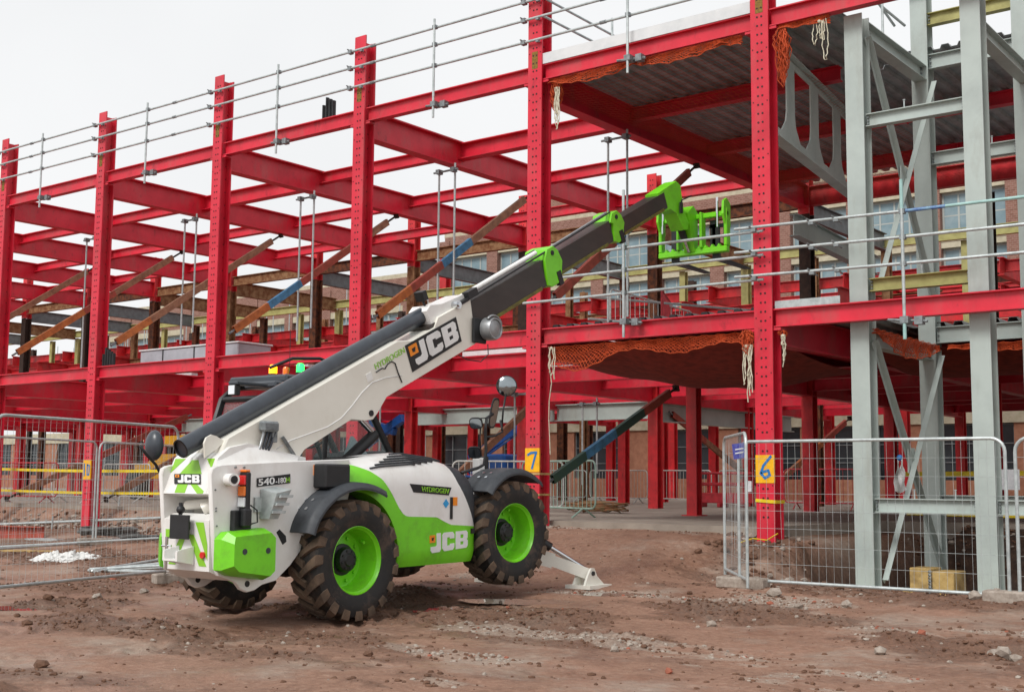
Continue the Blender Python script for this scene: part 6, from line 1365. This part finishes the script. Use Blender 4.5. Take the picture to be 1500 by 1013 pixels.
# ================= background buildings =================
bk = bpy.data.materials.new('brickwork'); bk.use_nodes = True; n = bk.node_tree; b = n.nodes['Principled BSDF']; b.inputs['Roughness'].default_value = .9
geo = n.nodes.new('ShaderNodeNewGeometry'); sx = n.nodes.new('ShaderNodeSeparateXYZ'); cx = n.nodes.new('ShaderNodeCombineXYZ'); ad = n.nodes.new('ShaderNodeMath'); ad.operation = 'ADD'
n.links.new(geo.outputs['Position'], sx.inputs[0]); n.links.new(sx.outputs[0], ad.inputs[0]); n.links.new(sx.outputs[1], ad.inputs[1]); n.links.new(ad.outputs[0], cx.inputs[0]); n.links.new(sx.outputs[2], cx.inputs[1])
bt = n.nodes.new('ShaderNodeTexBrick'); bt.inputs['Scale'].default_value = 2.2; bt.inputs['Color1'].default_value = (*srgb('8a6458'), 1); bt.inputs['Color2'].default_value = (*srgb('765044'), 1); bt.inputs['Mortar'].default_value = (*srgb('a08e82'), 1); bt.inputs['Mortar Size'].default_value = .012
n.links.new(cx.outputs[0], bt.inputs['Vector']); n.links.new(bt.outputs[0], b.inputs['Base Color']); MATS['brickwork'] = bk
mat('brick_pale', 'a07058', .9, col2='8a5c48', scale=4); mat('lintel', 'b8b09a', .8, col2='a09880', scale=3); mat('pane_far', '6f8790', .12, col2='8a9ca2', scale=1.2); mat('pane_dark', '23282b', .15, col2='30363a', scale=.8); mat('frame_white', 'a4aaa6', .6)
BY = 48.
wl = MB(); wl.box((0, -.08, 0), (3.4, .0, .12)); wl.box((0, -.08, 2.3), (3.4, 0, 2.42))
for k in range(5): wl.box((k * .82, -.08, .12), (k * .82 + .1, 0, 2.3))
wl.box((.1, -.06, 1.15), (3.3, -.02, 1.22)); wm = wl.mesh('window'); wm.materials.append(MATS['frame_white'])
pn = MB(); pn.box((.05, .005, .06), (3.35, .05, 2.36)); pnm = pn.mesh('pane'); pnm.materials.append(MATS['pane_far']); pnd = pn.mesh('pane'); pnd.materials.append(MATS['pane_dark'])
def factory(x0, x1, top, label, y=BY, floors=((2.2, 'd'), (7.6, 'l'), (11.6, 'l'), (14.6, 'l'))):
    t = thing('brick_factory', ((x0 + x1) / 2, y, 0), label, 'building')
    mb = MB(); mb.box((x0, y + .2, -.5), (x1, y + 16, top)); mb.build('wall', 'brickwork', t)
    mb = MB(); mb.box((x0 - .2, y + .0, top), (x1 + .2, y + 16.2, top + .35)); mb.build('parapet', 'lintel', t)
    for z, kd in floors:
        if z + 2.6 > top: continue
        mb = MB(); mb.box((x0 + .03, y - .22, z + 2.42), (x1 - .03, y + .17, z + 2.895)); mb.build('lintel_band', 'lintel', t)
        mb = MB(); mb.box((x0 + .03, y - .26, z - .25), (x1 - .03, y + .17, z)); mb.build('sill_band', 'lintel', t)
        zs = [q_[0] for q_ in floors if q_[0] + 2.6 <= top] + [top - .1]; zn = min([q_ for q_ in zs if q_ > z]); mb = MB(); mb.box((x0 + .02, y - .2, z + 2.9), (x1 - .02, y + .18, zn - .26 if zn < top - .2 else top - .02)); mb.build('spandrel', 'brickwork', t)
        x = x0 + .5
        while x + 3.5 < x1:
            wo = bpy.data.objects.new('window', wm); COL.objects.link(wo); wo.parent = t; wo.location = Vector((x, y + .19, z)) - Vector(wpos(t))
            po = bpy.data.objects.new('pane', pnd if kd == 'd' else pnm); COL.objects.link(po); po.parent = wo; po.location = (0, -.06, 0); x += 4.3
    x = x0
    while x < x1:
        mb = MB(); mb.box((x - .42, y - .28, -.5), (x + .5, y + .19, top - .3)); mb.build('pier', 'brickwork', t); x += 4.3
    return t
factory(-48, -6, 18.6, 'long red brick factory with pale window bands behind the frame'); factory(-92, -48.6, 16.6, 'lower red brick factory wing with pale window bands', 50)
factory(-5, 30, 19.5, 'red brick factory block behind the pale grey columns', 47)
t = thing('brick_gable', (-41, 62, 0), 'brick gable with a pale coping rising above the factory roof', 'building')
mb = MB(); mb.prism([(-49, 0), (-39.5, 0), (-39.5, 21.3), (-49, 25.2)], 'y', 60, 64); mb.build('wall', 'brickwork', t); mb = MB(); mb.prism([(-49, 25.2), (-39.3, 21.2), (-39.3, 21.6), (-49, 25.7)], 'y', 59.8, 64.2); mb.build('coping', 'lintel', t)
# ground floor wall of brick piers seen through the open bay
t = thing('brick_wall', (-17, 33, SLAB), 'pale brick wall with dark windows at the back of the ground floor', 'wall')
for k in range(20):
    x = -82 + k * 4.5; mb = MB(); mb.box((x, 33, SLAB), (x + 1.5, 33.5, 4.6)); mb.build('pier', 'brick_pale', t)
    mb = MB(); mb.box((x + 1.5, 33.05, SLAB), (x + 4.5, 33.45, SLAB + .9)); mb.build('apron', 'brick_pale', t)
    mb = MB(); mb.box((x + 1.5, 33.2, SLAB + .9), (x + 4.5, 33.24, 4.0)); w_ = mb.build('window', 'pane_dark', t)
    mb = MB()
    for j in range(4): mb.box((x + 1.5 + j * .98, 33.14, SLAB + .9), (x + 1.56 + j * .98, 33.19, 4.0))
    for j in range(3): mb.box((x + 1.5, 33.15, SLAB + 1.6 + j * .75), (x + 4.5, 33.18, SLAB + 1.64 + j * .75))
    mb.build('glazing_bars', 'oldgrey', w_)
mb = MB(); mb.box((-83, 32.9, 4.0), (8.5, 33.6, 4.7)); mb.build('beam', 'lintel', t)
# far scaffold on the left with sheeting
t = thing('far_scaffold', (-52, 33, 0), 'distant tube scaffold with white sheeting and graffiti-like stains beyond the frame', 'scaffold')
t['label'] = 'distant tube scaffold with pale sheeting seen through the left bays'
mb = MB()
for k in range(18):
    for y in (33, 34.3): mb.tube((-72 + k * 2.1, y, 0), (-72 + k * 2.1, y, 11 + (k % 3)), .03, 5)
for z in (2, 4, 6, 8, 10):
    for y in (33, 34.3): mb.tube((-72, y, z), (-36, y, z), .03, 5)
for k in range(8): mb.tube((-72 + k * 4.2, 33, 2), (-69.9 + k * 4.2, 33, 8), .03, 5)
mb.build('tubes', 'galv', t, kind='stuff')
mat('sheeting', 'c9cfcd', .7, col2='7f8f90', scale=1.6, mixlo=.5, mixhi=.62)
for k in range(5):
    mb = MB(); mb.box((-71 + k * 6.4, 34.4, 1 + (k % 2)), (-66 + k * 6.4, 34.44, 7.6)); mb.build('sheet', 'sheeting', t)
